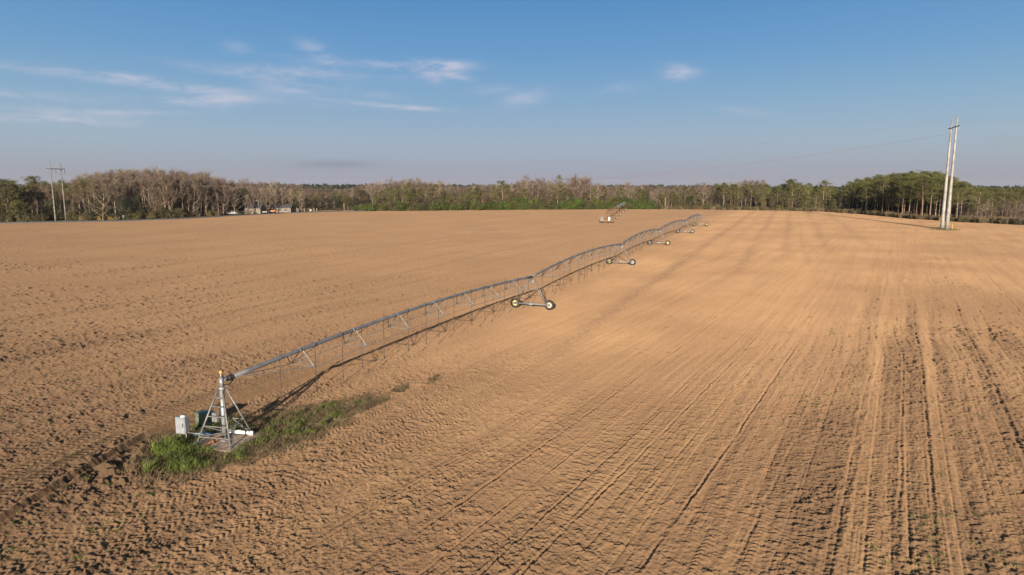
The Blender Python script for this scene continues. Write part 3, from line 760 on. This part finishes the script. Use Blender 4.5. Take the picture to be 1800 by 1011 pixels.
ZONE = [(90,'at the far left corner of the wood'),(170,'behind the left H-frame pylon'),(390,'in the tall wood left of the farmstead'),(520,'around the farmstead'),(660,'in the low wood just right of the farmstead'),
        (890,'behind the green hedge left of centre'),(1050,'behind the green hedge at the centre'),(1190,'right of the distant red machine'),(1350,'in the mixed wood right of centre'),
        (1485,'left of the dark pine grove'),(1655,'in the tall pine grove'),(3000,'right of the twin pylon')]
DESC = dict(bare='grey-brown leafless tree with twiggy crown', pale='pale leafless tree with open crown', slim='slender leafless tree with upright twigs', pine='tall green pine with bare lower trunk',
            young='young bushy pine green to the ground', olive='round olive green evergreen tree', dark='dense evergreen tree with shade-darkened leaves', hedge='leafy bright green shrub',
            bush='low olive green shrub', brush='low dry brown brush')
proto = {}; counts = {}
def plant(kind, px, Y, h, label=None, wscale=1.0, var=None, dark=0):
    if 78 < px < 126 and Y < 276: Y = 276+random.random()*4
    lst = KIND[kind]; i = random.randrange(len(lst)) if var is None else var
    H0, tm, cm = lst[i]; key = (kind, i); s = h/H0
    nm = NM[kind]; X = at(px, Y)
    if tm is None:
        o = bpy.data.objects.new(nm, cm); C.objects.link(o)
    else:
        o = bpy.data.objects.new(nm, None); C.objects.link(o)
        if key not in proto:
            a = bpy.data.objects.new('trunk', tm); b_ = bpy.data.objects.new('crown', cm); proto[key] = (a, b_)
        else:
            a, b_ = proto[key][0].copy(), proto[key][1].copy()
        C.objects.link(a); C.objects.link(b_); a.parent = o; b_.parent = o
    o.location = (X, Y, -.1); o.rotation_euler = (0, 0, random.random()*6.283); ws = s*wscale*random.uniform(.85,1.2)*(1.22 if kind in ('bare','pale') else 1.0); o.scale = (ws, ws, s)
    z = next(zn for lim, zn in ZONE if px < lim)
    tag(o, label or DESC[kind]+' '+z, CATS[kind], GRP[kind]); counts[nm] = counts.get(nm, 0)+1
    return o
# skyline of the broad mass (bearing, top), by kind
SKY_B = [(-60,318),(35,322),(90,318),(130,314),(165,300),(215,294),(300,293),(340,298),(380,304),(400,314),(430,311),(455,316),(480,315),(520,322),(560,328),(620,328),(645,316),(665,317),(690,312),(720,308),(745,314),(775,316),
         (800,322),(850,322),(900,320),(915,309),(960,309),(985,318),(1010,306),(1030,307),(1050,320),(1100,318),(1150,322),(1190,324),(1240,318),(1265,325),(1300,312),(1340,312),(1355,328),(1480,336),(1600,334),(1700,345),(1760,350),(1900,352)]
SKY_P = [(-60,312),(15,313),(40,322),(70,312),(140,312),(170,314),(660,326),(675,324),(750,322),(765,324),(790,330),(820,326),(840,330),(870,322),(885,317),(900,325),(975,308),(990,312),(1180,328),(1195,322),(1220,326),(1270,320),(1300,322),
         (1340,320),(1350,327),(1390,314),(1410,322),(1445,317),(1460,325),(1472,334),(1485,322),(1500,312),(1520,308),(1540,304),(1570,302),(1600,299),(1640,298),(1655,304),(1680,313),(1700,320),(1730,326),(1900,330)]
sk = lambda T, px: float(np.interp(px, [q[0] for q in T], [q[1] for q in T]))
ru = random.uniform
def fill(kinds, T, x0, x1, step, depth, drop=(0, 7), wsc=1.0):
    px = x0
    while px < x1:
        e_ = edge_dist(px); Y = e_+ru(*depth); top_ = sk(T, px)+ru(*drop)
        plant(random.choice(kinds), px, Y, max(5, height(top_, Y)), wscale=wsc)
        px += step*ru(.6, 1.4)
# leafless wood, back to front
GREENX = [(-60,30),(672,768),(808,850),(868,897),(1180,1238),(1258,1480)]
isg = lambda px: any(a-4 < px < b+4 for a, b in GREENX)
def fillb(kinds, T, x0, x1, step, depth, drop):
    px = x0
    while px < x1:
        nx = px+step*ru(.6, 1.4)
        if not isg(px): fill(kinds, T, px, px+.1, step, depth, drop)
        px = nx
fill(['bare','pale'], SKY_B, -60, 400, 11, (38, 60), (0, 5)); fillb(['bare','slim','bare','pale'], SKY_B, -60, 400, 9, (18, 34), (3, 16)); fillb(['slim','bare','slim'], SKY_B, 20, 400, 10, (9, 17), (8, 36))
fill(['bare','pale'], SKY_B, 400, 650, 13, (30, 55), (0, 5)); fill(['bare','pale','olive'], SKY_B, 390, 660, 16, (16, 26), (6, 22))
fill(['pale','bare'], SKY_B, 640, 1250, 12, (30, 60), (0, 6)); fillb(['bare','pale'], SKY_B, 640, 1250, 13, (15, 28), (5, 18)); fillb(['bare','slim'], SKY_B, 760, 1240, 18, (8, 14), (14, 32))
fill(['bare','pale'], SKY_B, 1250, 1345, 10, (28, 55), (0, 5)); fill(['bare','slim'], SKY_B, 1345, 1500, 20, (25, 40), (2, 12), 1.0)
fill(['bare','pale'], SKY_B, 1690, 1960, 13, (14, 30), (0, 12)); fill(['bare'], SKY_B, 1700, 1960, 14, (7, 13), (8, 24))
# evergreens
for a, b_, st, dp, dr in [(-60,34,14,(10,24),(0,8)),(45,175,24,(16,30),(0,8)),(672,768,10,(10,22),(0,10)),(776,806,14,(14,22),(4,14)),(808,850,10,(9,18),(0,12)),(868,897,12,(9,16),(2,12)),(1060,1180,40,(12,18),(8,16)),
                      (1180,1238,10,(9,22),(0,12)),(1258,1345,9,(9,26),(0,12)),(1346,1478,8,(8,28),(0,12))]:
    fill(['pine'], SKY_P, a, b_, st, dp, dr)
fill(['pine','olive'], SKY_P, -60, 36, 7, (9, 14), (0, 20)); fill(['pine'], SKY_P, 1484, 1690, 4.5, (38, 75), (0, 8)); fill(['pine'], SKY_P, 1484, 1690, 8, (18, 36), (2, 12)); fill(['pine'], SKY_P, 1492, 1690, 13, (8, 16), (6, 24))
fill(['pine'], SKY_P, 1690, 1960, 9, (40, 80), (0, 5)); fill(['pine'], SKY_P, 1685, 1960, 12, (14, 34), (3, 12))
fill(['young'], [(0,342),(2000,342)], 1340, 1480, 14, (5, 10), (-6, 10)); fill(['young','olive'], [(0,342),(2000,342)], 660, 900, 13, (6, 11), (-8, 10)); fill(['olive','young','olive','bare'], [(0,338),(2000,338)], 900, 1250, 13, (9, 16), (-8, 12))
fill(['dark','olive'], [(0,350),(2000,350)], 0, 320, 20, (8, 16), (-6, 18)); fill(['dark','olive','dark'], [(0,348),(2000,348)], 400, 660, 17, (14, 24), (-6, 10))
fill(['olive','dark'], [(0,343),(2000,345)], 900, 1480, 24, (8, 16), (-2, 14)); fill(['dark'], [(0,330),(2000,330)], 1480, 1690, 6, (30, 60), (0, 20))  # last row: near-black crowns painted as the shade between the grove's trunks
# single trees worth naming
for kind, px, dY, top_, lab, ws in [
    ('pine', 14, 16, 313, 'bushy sunlit green pine at the extreme left of the wood', 1.5), ('pine', 70, 26, 307, 'pine whose dark pointed top rises left of the left pylon', 1.1),
    ('pale', 360, 14, 299, 'big pale spreading leafless tree at the right shoulder of the tall left wood', 1.15), ('pale', 413, 9, 340, 'pale forked leafless tree beside the parked white pickup', 1.2),
    ('pine', 720, 12, 320, 'green pine with the highest crown in the clump over the bright hedge', 1.2), ('pine', 764, 9, 323, 'narrow cone shaped pine alone over the hedge', 1.35), ('young', 838, 9, 329, 'broad pointed green pine left of the flat topped one', 1.2),
    ('pine', 884, 12, 316, 'round topped pine with visible limbs standing over the hedge', 1.25), ('pine', 980, 13, 307, 'lone tall pine rising above the leafless wood at centre', 1.1), ('pale', 925, 10, 306, 'tall pale leafless tree with a wide fan crown, left of the lone pine', 1.1),
    ('slim', 1012, 18, 304, 'tallest leafless tree with upright branches, right of the lone pine', 1.3), ('slim', 1027, 20, 306, 'upright leafless tree beside the tallest one near centre', 1.3),
    ('pale', 1050, 8, 322, 'round leafless tree behind the hedge above the red machine', 1.1), ('pale', 1105, 9, 318, 'wide dark limbed leafless tree right of the red machine', 1.25), ('slim', 1142, 6, 340, 'white stemmed leafless tree near the hedge end', 1.0),
    ('pale', 1235, 9, 320, 'pinkish leafless tree with a broad crown between two pine clumps', 1.2), ('pine', 1271, 8, 320, 'slender pine with a long pale trunk standing apart', .95), ('pine', 1392, 10, 313, 'tall round topped pine above its neighbours right of centre', 1.2),
    ('pine', 1446, 9, 316, 'flat topped pine just left of the gap in the wood', 1.15), ('pine', 1521, 3.5, 322, 'front pine with low sunlit branches at the left corner of the grove', 1.15), ('pine', 1585, 3.5, 316, 'front pine with long trunk at the middle of the grove', 1.1),
    ('pine', 1620, 3.5, 312, 'broad crowned front pine left of the twin pylon', 1.2)]:
    Y = edge_dist(px)+dY; plant(kind, px, Y, height(top_, Y), lab, ws)
# hedge, bushes and brush
def row(kind, x0, x1, step, depth, hh):
    px = x0
    while px < x1:
        Y = edge_dist(px)+ru(*depth); plant(kind, px, Y, ru(*hh)); px += step*ru(.7,1.3)
for px_ in (436, 446, 459, 468, 484, 497, 512, 530): plant('pale' if px_ % 3 else 'bare', px_, edge_dist(px_)+ru(6.5, 9), ru(9, 13))
row('bush', 418, 452, 9, (6, 8), (1.2,2.4)); row('hedge', 625, 665, 8, (2, 5), (2.5,3.8)); row('hedge', 672, 880, 7.5, (2, 7), (2.4,5.2)); row('hedge', 880, 1150, 7.5, (3, 10), (2.8,7.2)); row('hedge', 880, 1160, 11, (1.5, 4), (1.8,4.0)); row('bush', 672, 1160, 26, (1.5, 4), (1.6,3.0))
row('bush', 0, 320, 12, (8.5, 11), (2.4,4.6)); row('bush', 320, 420, 16, (8.5, 11), (1.6,3)); row('bush', 1160, 1480, 8, (2, 6), (1.6,3.6)); row('brush', 1160, 1485, 9, (1.5, 5), (1.6,3.2))
row('brush', 1485, 1700, 7, (1.5, 6), (1.8,3.2)); row('bush', 1485, 1700, 11, (2, 7), (1.5,3.0)); row('brush', 1700, 1960, 10, (1, 7), (1.6,3.4)); row('bush', 1640, 1960, 13, (1, 6), (1.2,2.4)); row('dark', 1745, 1960, 11, (0.5, 4), (1.8,2.8)); row('brush', 0, 420, 11, (8.5, 14), (1.6,3.6)); fill(['olive','bare','bare'], [(0,346),(2000,350)], 100, 420, 9, (12, 30), (-8, 14))

# masses farther back (one cannot count these)
def mass(name, mat, label, rngx, dist, T, dens, seed, lw=.9, ll=1.8, twiggy=False):
    g = np.random.default_rng(seed); cs = []
    px = rngx[0]
    while px < rngx[1]:
        for _ in range(dens):
            Y = edge_dist(px)+g.uniform(*dist) if dist[0] < 300 else g.uniform(*dist)
            top_ = sk(T, px)+g.uniform(0, 5)
            hh = height(top_, Y)
            if hh < 3: continue
            q = 7
            cs.append(np.stack([at(px, Y)+g.normal(size=q)*2.2, Y+g.normal(size=q)*2, hh-g.random(q)**.6*hh*.85-1.0], 1))
        px += 4.0
    cen = np.vstack(cs)
    V, F_ = leafcards(cen, 26, np.array([1.9,1.9,1.6]), lw, ll, seed=seed, up=.8 if twiggy else .1)
    o = bpy.data.objects.new(name, np_mesh(name, V, F_, mat)); C.objects.link(o)
    tag(o, label, 'wood', kind='stuff')
mass('background_wood', TWIG, 'leafless wood filling in behind the front rows of trees', (-80, 1480), (55, 110), [(x_, y_+5) for x_, y_ in SKY_B], 4, 5, .16, 2.4, True)
mass('background_pines', NEEDLE, 'pine wood filling in behind the front rows at the right', (1330, 1960), (70, 130), [(x_, y_+5) for x_, y_ in SKY_P], 4, 6, .5, .9)
FAR = [(-200,326),(400,325),(560,325.5),(900,326),(1470,329),(1700,329),(2000,330)]
mass('distant_forest', DARKL, 'dark evergreen forest on the horizon', (-200, 2000), (900, 1500), [(x_, y_-1.5) for x_, y_ in FAR], 6, 8, 2.6, 3.6)

# ------------------------------------------------------------------ farmstead at the far left edge
def house(px, dY, w, d, hw, hr, rz, wall_m, roof_m, name, label, cat):
    Y = edge_dist(px)+dY; root = empty(name, (at(px, Y), Y, 0), rz); tag(root, label, cat)
    m = MB(); m.box((0,0,hw/2-.1), (w,d,hw+.2)); m.add([(-w/2,-d/2,hw),(-w/2,d/2,hw),(-w/2,0,hw+hr-.05),(w/2,-d/2,hw),(w/2,d/2,hw),(w/2,0,hw+hr-.05)], [(0,2,1),(3,4,5)])
    m.build('wall', wall_m, root)
    o_ = .4; m = MB()
    for sg in (-1, 1):
        a0, a1 = sg*(d/2+o_), 0
        zz = hw-o_*hr/(d/2)
        m.add([(-w/2-o_,a0,zz+.02),(w/2+o_,a0,zz+.02),(w/2+o_,0,hw+hr+.02),(-w/2-o_,0,hw+hr+.02),(-w/2-o_,a0,zz+.18),(w/2+o_,a0,zz+.18),(w/2+o_,0,hw+hr+.18),(-w/2-o_,0,hw+hr+.18)],
              [(0,1,2,3),(4,7,6,5),(0,4,5,1),(1,5,6,2),(0,3,7,4)])
    rf = m.build('roof', roof_m, root)
    for k in range(max(1, int(w/3))):
        xx = -w/2+1.5+3*k
        if k == 1:
            m = MB(); m.box((xx,-d/2-.03,1.0),(.9,.06,2.0)); dr = m.build('door', SIDING, root); continue
        m = MB(); m.box((xx,-d/2-.02,1.5),(1.1,.05,1.1)); wn = m.build('window', SIDING, root)
        m = MB(); m.box((xx,-d/2-.05,1.5),(.9,.03,.9)); m.build('pane', GLASS, wn)
    return root
house(490, 11, 13, 5.5, 2.7, 1.3, R(8), SIDING, ROOFD, 'farmhouse', 'long low tan farmhouse with dark roof under the bare trees', 'house')
house(449, 12, 8, 6, 3.0, 1.5, R(-5), SIDING, ROOFD, 'barn', 'small weathered brown barn with dark roof left of the farmhouse', 'barn')
def vehicle(px, dY, name, label, cat, mat, L=5.0, rz=0.0, pickup=True):
    Y = edge_dist(px)+dY; root = empty(name, (at(px, Y), Y, .2), rz); tag(root, label, cat)
    m = MB(); m.box((0,0,.75),(L,1.9,.62), bev=.12); m.build('body', mat, root)
    m = MB(); cx = L*.08 if pickup else -.1
    m.add([(cx-.9,-.85,1.05),(cx+1.25,-.85,1.05),(cx+1.25,.85,1.05),(cx-.9,.85,1.05),(cx-.75,-.7,1.75),(cx+.7,-.7,1.75),(cx+.7,.7,1.75),(cx-.75,.7,1.75)], [(0,1,5,4),(1,2,6,5),(2,3,7,6),(3,0,4,7),(4,5,6,7)])
    m.build('cab', mat, root)
    m = MB(); m.box((cx+.1,0,1.42),(1.3,1.66,.34)); m.build('window', GLASS, root)
    for sx in (-1, 1):
        for sy in (-1, 1):
            m = MB(); m.lathe([(.001,-.12),(.2,-.12),(.36,-.1),(.38,0),(.36,.1),(.2,.12),(.001,.12)], (sx*L*.31, sy*.86, .38), 'y', 14); m.build('wheel', TYRE, root)
vehicle(409, 9.5, 'pickup_truck', 'white pickup truck parked at the left end of the farmyard', 'pickup truck', CABINET, rz=R(10))
tr_ = empty('flatbed_trailer', (at(462, edge_dist(462)+7), edge_dist(462)+7, .15), R(5)); tag(tr_, 'low white trailer beside the orange tractor', 'trailer')
m = MB(); m.box((0,0,.85),(4.6,2,.5), bev=.05); m.build('bed', CABINET, tr_)
for sx in (-.5,.5):
    m = MB(); m.lathe([(.001,-.1),(.3,-.1),(.33,0),(.3,.1),(.001,.1)], (sx,-.95,.34), 'y', 12); m.build('wheel', TYRE, tr_)
tc = empty('tractor', (at(476, edge_dist(476)+7), edge_dist(476)+7, .1), R(8)); tag(tc, 'orange farm tractor with loader in front of the farmhouse', 'tractor')
m = MB(); m.box((1.0,0,1.15),(1.9,.8,.7), bev=.1); m.box((-.4,0,.9),(1.4,.7,.4), bev=.05); m.box((-.6,0,1.35),(.7,1.5,.15)); m.build('body', ORANGE, tc)
m = MB(); m.tube([(.6,-.5,1.3),(1.8,-.5,1.6),(2.9,-.5,.8)], .09, 6); m.tube([(.6,.5,1.3),(1.8,.5,1.6),(2.9,.5,.8)], .09, 6); m.box((3.1,0,.6),(.5,1.7,.6), bev=.06); m.build('loader', ORANGE, tc)
m = MB(); m.tube([(-1.0,-.6,1.3),(-1.0,-.6,2.5),(-1.0,.6,2.5),(-1.0,.6,1.3)], .05, 6); m.box((-.8,0,2.55),(1.2,1.3,.06)); m.build('canopy', ORANGE, tc)
for x_, r_ in ((-.7,.75),(1.5,.45)):
    for sy in (-.75,.75):
        m = MB(); m.lathe([(.001,-.2),(r_*.5,-.2),(r_*.95,-.17),(r_,0),(r_*.95,.17),(r_*.5,.2),(.001,.2)], (x_, sy, r_), 'y', 16); m.build('wheel', TYRE, tc)
yd = empty('yard_light', (at(455, edge_dist(455)+8), edge_dist(455)+8, 0)); tag(yd, 'wooden pole carrying a pale yard lamp beside the barn', 'yard light')
m = MB(); m.tube([(0,0,-.2),(0,0,6.6)], [.16,.12], 8); m.build('pole', WOODP, yd)
m = MB(); m.tube([(0,0,6.3),(-.6,-.3,6.6)], .04, 5); m.build('bracket', GALV, yd)
m = MB(); m.lathe([(.05,.35),(.18,.25),(.30,0),(.001,-.08)], (-.7,-.35,6.3), 'z', 12); m.build('lamp', WHITE, yd)
post('utility_pole', 204, edge_dist(204)+9.5, 7.5, .16, WOODP, 'short grey wooden utility pole right of the left pylon', 'utility pole')
post('utility_pole', 605, edge_dist(605)+5, 4.6, .14, WOODP, 'pale wooden utility pole at the start of the green hedge', 'utility pole')
post('utility_pole', 1169, edge_dist(1169)+4, 6.6, .17, WOODP, 'light brown wooden pole at the right end of the hedge', 'utility pole')
for i, px in enumerate((498, 507, 509, 522, 524, 535, 544, 552, 557)):
    post('fence_post', px, edge_dist(px)+7, ru(1.9, 2.6), .16, WOODP, 'short wooden fence post in the row right of the farmhouse', 'fence post', group='fence posts right of the farmhouse')
for i, px in enumerate((172, 176, 193, 197)):
    m = MB(); Y = edge_dist(px)+8.9; m.tube([(0,0,-.1),(-1.4,0,1.7)], .07, 6); o = m.build('guy_guard', YEL); o.location = (at(px+3, Y), Y, 0)
    tag(o, 'slanting yellow guy wire guard on the grass beside the road', 'guy wire guard', 'yellow guy wire guards by the road')
def sign(px, dY, w, h, z, mat, label):
    Y = edge_dist(px)+dY; r0 = empty('sign', (at(px, Y), Y, 0)); tag(r0, label, 'sign')
    m = MB(); m.tube([(0,0,-.2),(0,0,z+h)], .05, 6); m.build('post', GALV, r0); m = MB(); m.box((0,-.07,z+h/2),(w,.04,h)); m.build('panel', mat, r0)
sign(217.5, 9, .75, .9, 1.0, WHITE, 'small white sign on a post right of the yellow guy guards')
sign(210.5, 9, .45, .55, .8, WHITE, 'tiny pale sign on a low post between the utility pole and the white sign')
sign(546.5, 6, .6, .6, .7, WHITE, 'white square panel in the fence post row')

# ------------------------------------------------------------------ grass patch and stray weeds
def blades(name, mat, pts, hh, w, label, seed, lean=.35):
    g = np.random.default_rng(seed); n = len(pts)
    z0 = relief(pts[:, 0], pts[:, 1], np.hypot(pts[:, 0], pts[:, 1]))[0]
    p = np.column_stack([pts, z0-.03]); H_ = hh[:, None]
    a = g.random(n)*6.283; sd = np.stack([np.cos(a), np.sin(a), np.zeros(n)], 1)*w*.5
    ln = np.column_stack([g.normal(size=(n, 2))*lean, np.ones(n)])
    m1 = p+ln*H_*.55*np.array([.6,.6,1]); tp = p+ln*H_*np.array([1.4,1.4,1])
    V = np.stack([p-sd, p+sd, m1+sd*.8, m1-sd*.8, tp], 1).reshape(-1, 3)
    b0 = np.arange(n)[:, None]*5
    F_ = np.vstack([b0+np.array([0,1,2]), b0+np.array([0,2,3]), b0+np.array([3,2,4])])
    o = bpy.data.objects.new(name, np_mesh(name, V, F_, mat)); C.objects.link(o); tag(o, label, 'grass', kind='stuff')
P = np.array(PATCH); lo, hi = P.min(0)-2.2, P.max(0)+2.2
def scatter(n, seed): g = np.random.default_rng(seed); return lo+(hi-lo)*g.random((n, 2))
def on_pad(p): return (np.abs((p[:, 0]-PIV[0])*math.cos(R(12))-(p[:, 1]-PIV[1])*math.sin(R(12))) < 1.3) & (np.abs((p[:, 0]-PIV[0])*math.sin(R(12))+(p[:, 1]-PIV[1])*math.cos(R(12))) < 1.3)
q = scatter(150000, 1); ins = inpoly(q[:, 0], q[:, 1], PATCH) & ~on_pad(q)
cl = fbm(q[:, 0]*1.1, q[:, 1]*1.1, 91, 3); bl = fbm(q[:, 0]*2.6, q[:, 1]*2.6, 92, 2); west = sstep(-14.5, -17.5, q[:, 0]); keep = ins & (cl > .47-.06*west) & (bl > .52-.30*west)
q1 = q[keep]; hh = (.07+.40*np.clip(cl[keep]-.42, 0, .3)/.3)*(.4+1.0*rng.random(len(q1))**2)*(.75+.5*west[keep])
blades('green_grass', GRASSG, q1, hh, .030, 'lush green grass growing around the pivot tower', 3)
strip_pts = []
g = np.random.default_rng(44)
for f in g.random(9000):
    X, Y = ground_at(640+f*140+g.normal()*3, 708-f*48+g.normal()*(5-2.5*f))
    if fbm(np.array([X*.9]), np.array([Y*.9]), 98, 2)[0] > .42+.16*f: strip_pts.append((X, Y))
strip_pts = np.array(strip_pts); blades('weed_strip', GRASSD, strip_pts, .04+.12*g.random(len(strip_pts)), .03, 'thin strip of olive weeds trailing away from the green patch', 15, .8)
q = scatter(110000, 2)
dP = np.full(len(q), 9.0)
pp = PATCH+[PATCH[0]]
dd, _ = polydist(q[:, 0], q[:, 1], pp); dist_ = np.abs(dd); ins = inpoly(q[:, 0], q[:, 1], PATCH); cl = fbm(q[:, 0]*1.4, q[:, 1]*1.4, 95, 3)
keep = ((ins & (cl > .45) & (rng.random(len(q)) < .6)) | (~ins & (dist_ < 2.6*np.clip(cl-.25,0,1)+.1) & (rng.random(len(q)) < .38))) & ~on_pad(q)
q2 = q[keep]; blades('dry_grass', GRASSD, q2, .08+.22*rng.random(len(q2)), .022, 'dry straw coloured grass fringing the green patch', 5, .8)
# weeds scattered through the field
g = np.random.default_rng(12); W = []
for i in range(900):
    px = g.uniform(-60, 1860); py = 400+g.random()**.8*600; X, Y = ground_at(px, py)
    if fbm(np.array([X*.05]), np.array([Y*.05]), 97, 2)[0] < .47: continue
    k = int(g.integers(5, 18)); W.append(np.stack([X+g.normal(size=k)*.10, Y+g.normal(size=k)*.10], 1))
W = np.vstack(W); blades('field_weeds', GRASSG, W, .05+.09*g.random(len(W)), .03, 'tiny green weeds sprouting across the bare soil', 9, .8)
fp = []
for s_ in (-1, 1):
    cx_, cy_ = 138.9+.35*3.3*s_, 219.7+.937*3.3*s_; fp.append(np.stack([cx_+g.normal(size=2600)*1.7, cy_+g.normal(size=2600)*1.3], 1))
fp = np.vstack(fp); blades('pylon_weeds', BRUSH, fp, .15+.3*g.random(len(fp)), .06, 'rough weeds around the feet of the right pylon', 10, .5)

# ------------------------------------------------------------------ sky, sun
def haze():
    m, t, b = material('thin_haze'); m.node_tree.nodes.remove(b)
    pvn = t.n.new('ShaderNodeVolumePrincipled'); pvn.inputs['Color'].default_value = (.86,.87,.92,1); pvn.inputs['Density'].default_value = HAZE
    pvn.inputs['Anisotropy'].default_value = .2
    out = next(n for n in t.n if n.type == 'OUTPUT_MATERIAL'); t.l.new(pvn.outputs[0], out.inputs['Volume'])
    k = MB(); k.box((0, 300, 12), (7300, 7300, 60)); o = k.build('haze', m); tag(o, 'thin pale haze softening the far trees', 'haze', kind='stuff')
HAZE = .00004
haze()
SUN_EL = R(13.0); SUN_AZ = R(186.5)
w = bpy.data.worlds.new('World'); bpy.context.scene.world = w; w.use_nodes = True
t = NT(w.node_tree); bg = w.node_tree.nodes['Background']
sky = t.new('ShaderNodeTexSky', sky_type='NISHITA'); sky.sun_disc = False; sky.sun_elevation = SUN_EL; sky.sun_rotation = SUN_AZ
sky.altitude = 60; sky.air_density = 1.0; sky.dust_density = 1.2; sky.ozone_density = 2.2
vec = t.new('ShaderNodeTexCoord').outputs['Generated']
sep = t.new('ShaderNodeSeparateXYZ'); t.l.new(vec, sep.inputs[0])
az = t.math('ARCTAN2', sep.outputs[0], sep.outputs[1]); el = t.math('ARCSINE', sep.outputs[2])
cmb = t.new('ShaderNodeCombineXYZ'); t.l.new(az, cmb.inputs[0]); t.l.new(el, cmb.inputs[1]); ae = cmb.outputs[0]
def dirpx(px, py):
    v = py-505.5; f = F*CP-v*SP; dn = F*SP+v*CP; u = px-900
    return math.atan2(u, f), math.atan2(-dn, math.hypot(u, f))
wisp = t.noise(t.mapping(ae, rz=R(-6), scale=(1, 5.5, 1)), 9.0, 7, .62, .6)
wisp2 = t.noise(t.mapping(ae, rz=R(8), scale=(1, 3.0, 1), loc=(3,1,0)), 26.0, 6, .6, .9)
wv = t.ramp(t.math('ADD', t.math('MULTIPLY', wisp, .62), t.math('MULTIPLY', wisp2, .38)), .34, .66)
cloud = None
for px, py, wx, wy, rot_, amp in [(90,127,170,6,4,.55),(240,141,90,6,5,1.3),(330,149,90,6,4,.6),(385,175,60,9,-4,1.0),(300,178,80,7,2,.5),(60,210,120,6,1,.95),(180,210,90,5,0,.5),(210,198,80,5,-3,.9),(30,165,110,7,2,.6),(25,190,60,7,2,.7),
                            (440,132,90,7,6,.6),(540,128,110,9,2,.75),(500,158,45,7,5,.8),(620,158,70,9,8,.5),(560,93,32,12,22,.75),(640,112,120,6,2,.5),(740,118,62,11,-2,1.2),(750,128,30,10,30,.9),(800,133,26,6,10,.9),(790,115,36,6,0,.9),(500,180,90,5,3,.4),
                            (660,184,90,4,4,.6),(740,190,70,4,2,.7),(925,172,40,12,-10,.75),(1195,128,28,11,6,1.25),(1090,157,40,10,-8,.4),(415,82,22,9,0,.4),(1310,196,45,6,10,.3),(860,158,40,8,-4,.4)]:
    a0, e0 = dirpx(px, py); sx, sy = wx/F, wy/F; r0 = R(rot_)
    dx = t.math('SUBTRACT', az, a0); dy = t.math('SUBTRACT', el, e0)
    xx = t.math('ADD', t.math('MULTIPLY', dx, math.cos(r0)/sx), t.math('MULTIPLY', dy, -math.sin(r0)/sx))
    yy = t.math('ADD', t.math('MULTIPLY', dx, math.sin(r0)/sy), t.math('MULTIPLY', dy, math.cos(r0)/sy))
    rr_ = t.math('ADD', t.math('MULTIPLY', xx, xx), t.math('MULTIPLY', yy, yy))
    gk = t.math('MULTIPLY', t.math('EXPONENT', t.math('MULTIPLY', rr_, -1.0)), amp)
    cloud = gk if cloud is None else t.math('ADD', cloud, gk)
cl_ = t.math('MULTIPLY', t.math('MINIMUM', cloud, 1.2), wv, clamp=True)
CLOUD_V = 6.0
fwd = t.math('MULTIPLY_ADD', t.math('COSINE', az), .5, .5)
base = t.n.new('ShaderNodeMix'); base.data_type = 'RGBA'; base.blend_type = 'MULTIPLY'; base.inputs[0].default_value = 1.0
t.l.new(sky.outputs[0], base.inputs[6]); base.inputs[7].default_value = (.86, .90, .86, 1)
cr_ = t.n.new('ShaderNodeValToRGB'); e_ = cr_.color_ramp.elements
stops = [(.5,(2.48,2.48,3.08)),(3.5,(2.28,2.88,3.80)),(6.6,(1.58,2.66,4.0)),(10.1,(.95,2.22,4.05)),(14.3,(.60,1.80,3.75)),(24,(.40,1.25,3.0))]
e_[0].position = (stops[0][0]+2)/30; e_[0].color = tuple(v/5 for v in stops[0][1])+(1,); e_[1].position = (stops[-1][0]+2)/30; e_[1].color = tuple(v/5 for v in stops[-1][1])+(1,)
for dg, cc in stops[1:-1]: q_ = e_.new((dg+2)/30); q_.color = tuple(v/5 for v in cc)+(1,)
t.l.new(t.math('DIVIDE', t.math('ADD', el, R(2)), R(30)), cr_.inputs[0])
vs_ = t.n.new('ShaderNodeVectorMath'); vs_.operation = 'SCALE'; t.l.new(cr_.outputs[0], vs_.inputs[0]); vs_.inputs['Scale'].default_value = 4.65
base = t.mix(t.math('MULTIPLY', t.ramp(el, R(14), R(40), .92, .15), fwd), base.outputs[2], vs_.outputs[0])
col = t.mix(t.math('MULTIPLY', cl_, .75), base, (3.7, 3.75, 4.5))
# the small grey lens cloud low over the wood
a0, e0 = dirpx(590, 289); dx = t.math('MULTIPLY', t.math('SUBTRACT', az, a0), F/70); dy = t.math('MULTIPLY', t.math('SUBTRACT', el, e0), F/7)
lens = t.math('EXPONENT', t.math('MULTIPLY', t.math('ADD', t.math('MULTIPLY', dx, dx), t.math('MULTIPLY', dy, dy)), -1.0))
lens = t.math('MULTIPLY', lens, t.ramp(wisp2, .25, .6, .25, .58))
col = t.mix(lens, col, (1.72, 1.75, 2.2))
t.l.new(col, bg.inputs['Color']); bg.inputs['Strength'].default_value = .06
sl = bpy.data.lights.new('sun', 'SUN'); sl.energy = 4.6; sl.angle = R(.53); sl.color = (1.0, .86, .69)
so = bpy.data.objects.new('sun', sl); C.objects.link(so)
sd = Vector((math.sin(SUN_AZ)*math.cos(SUN_EL), math.cos(SUN_AZ)*math.cos(SUN_EL), math.sin(SUN_EL)))
so.rotation_euler = sd.to_track_quat('Z', 'Y').to_euler(); so.location = (0, -20, 40)
sc = bpy.context.scene
sc.view_settings.view_transform = 'Standard'; sc.view_settings.look = 'None'; sc.view_settings.gamma = 1.0; sc.view_settings.exposure = 1.35
print('COUNTS', counts)
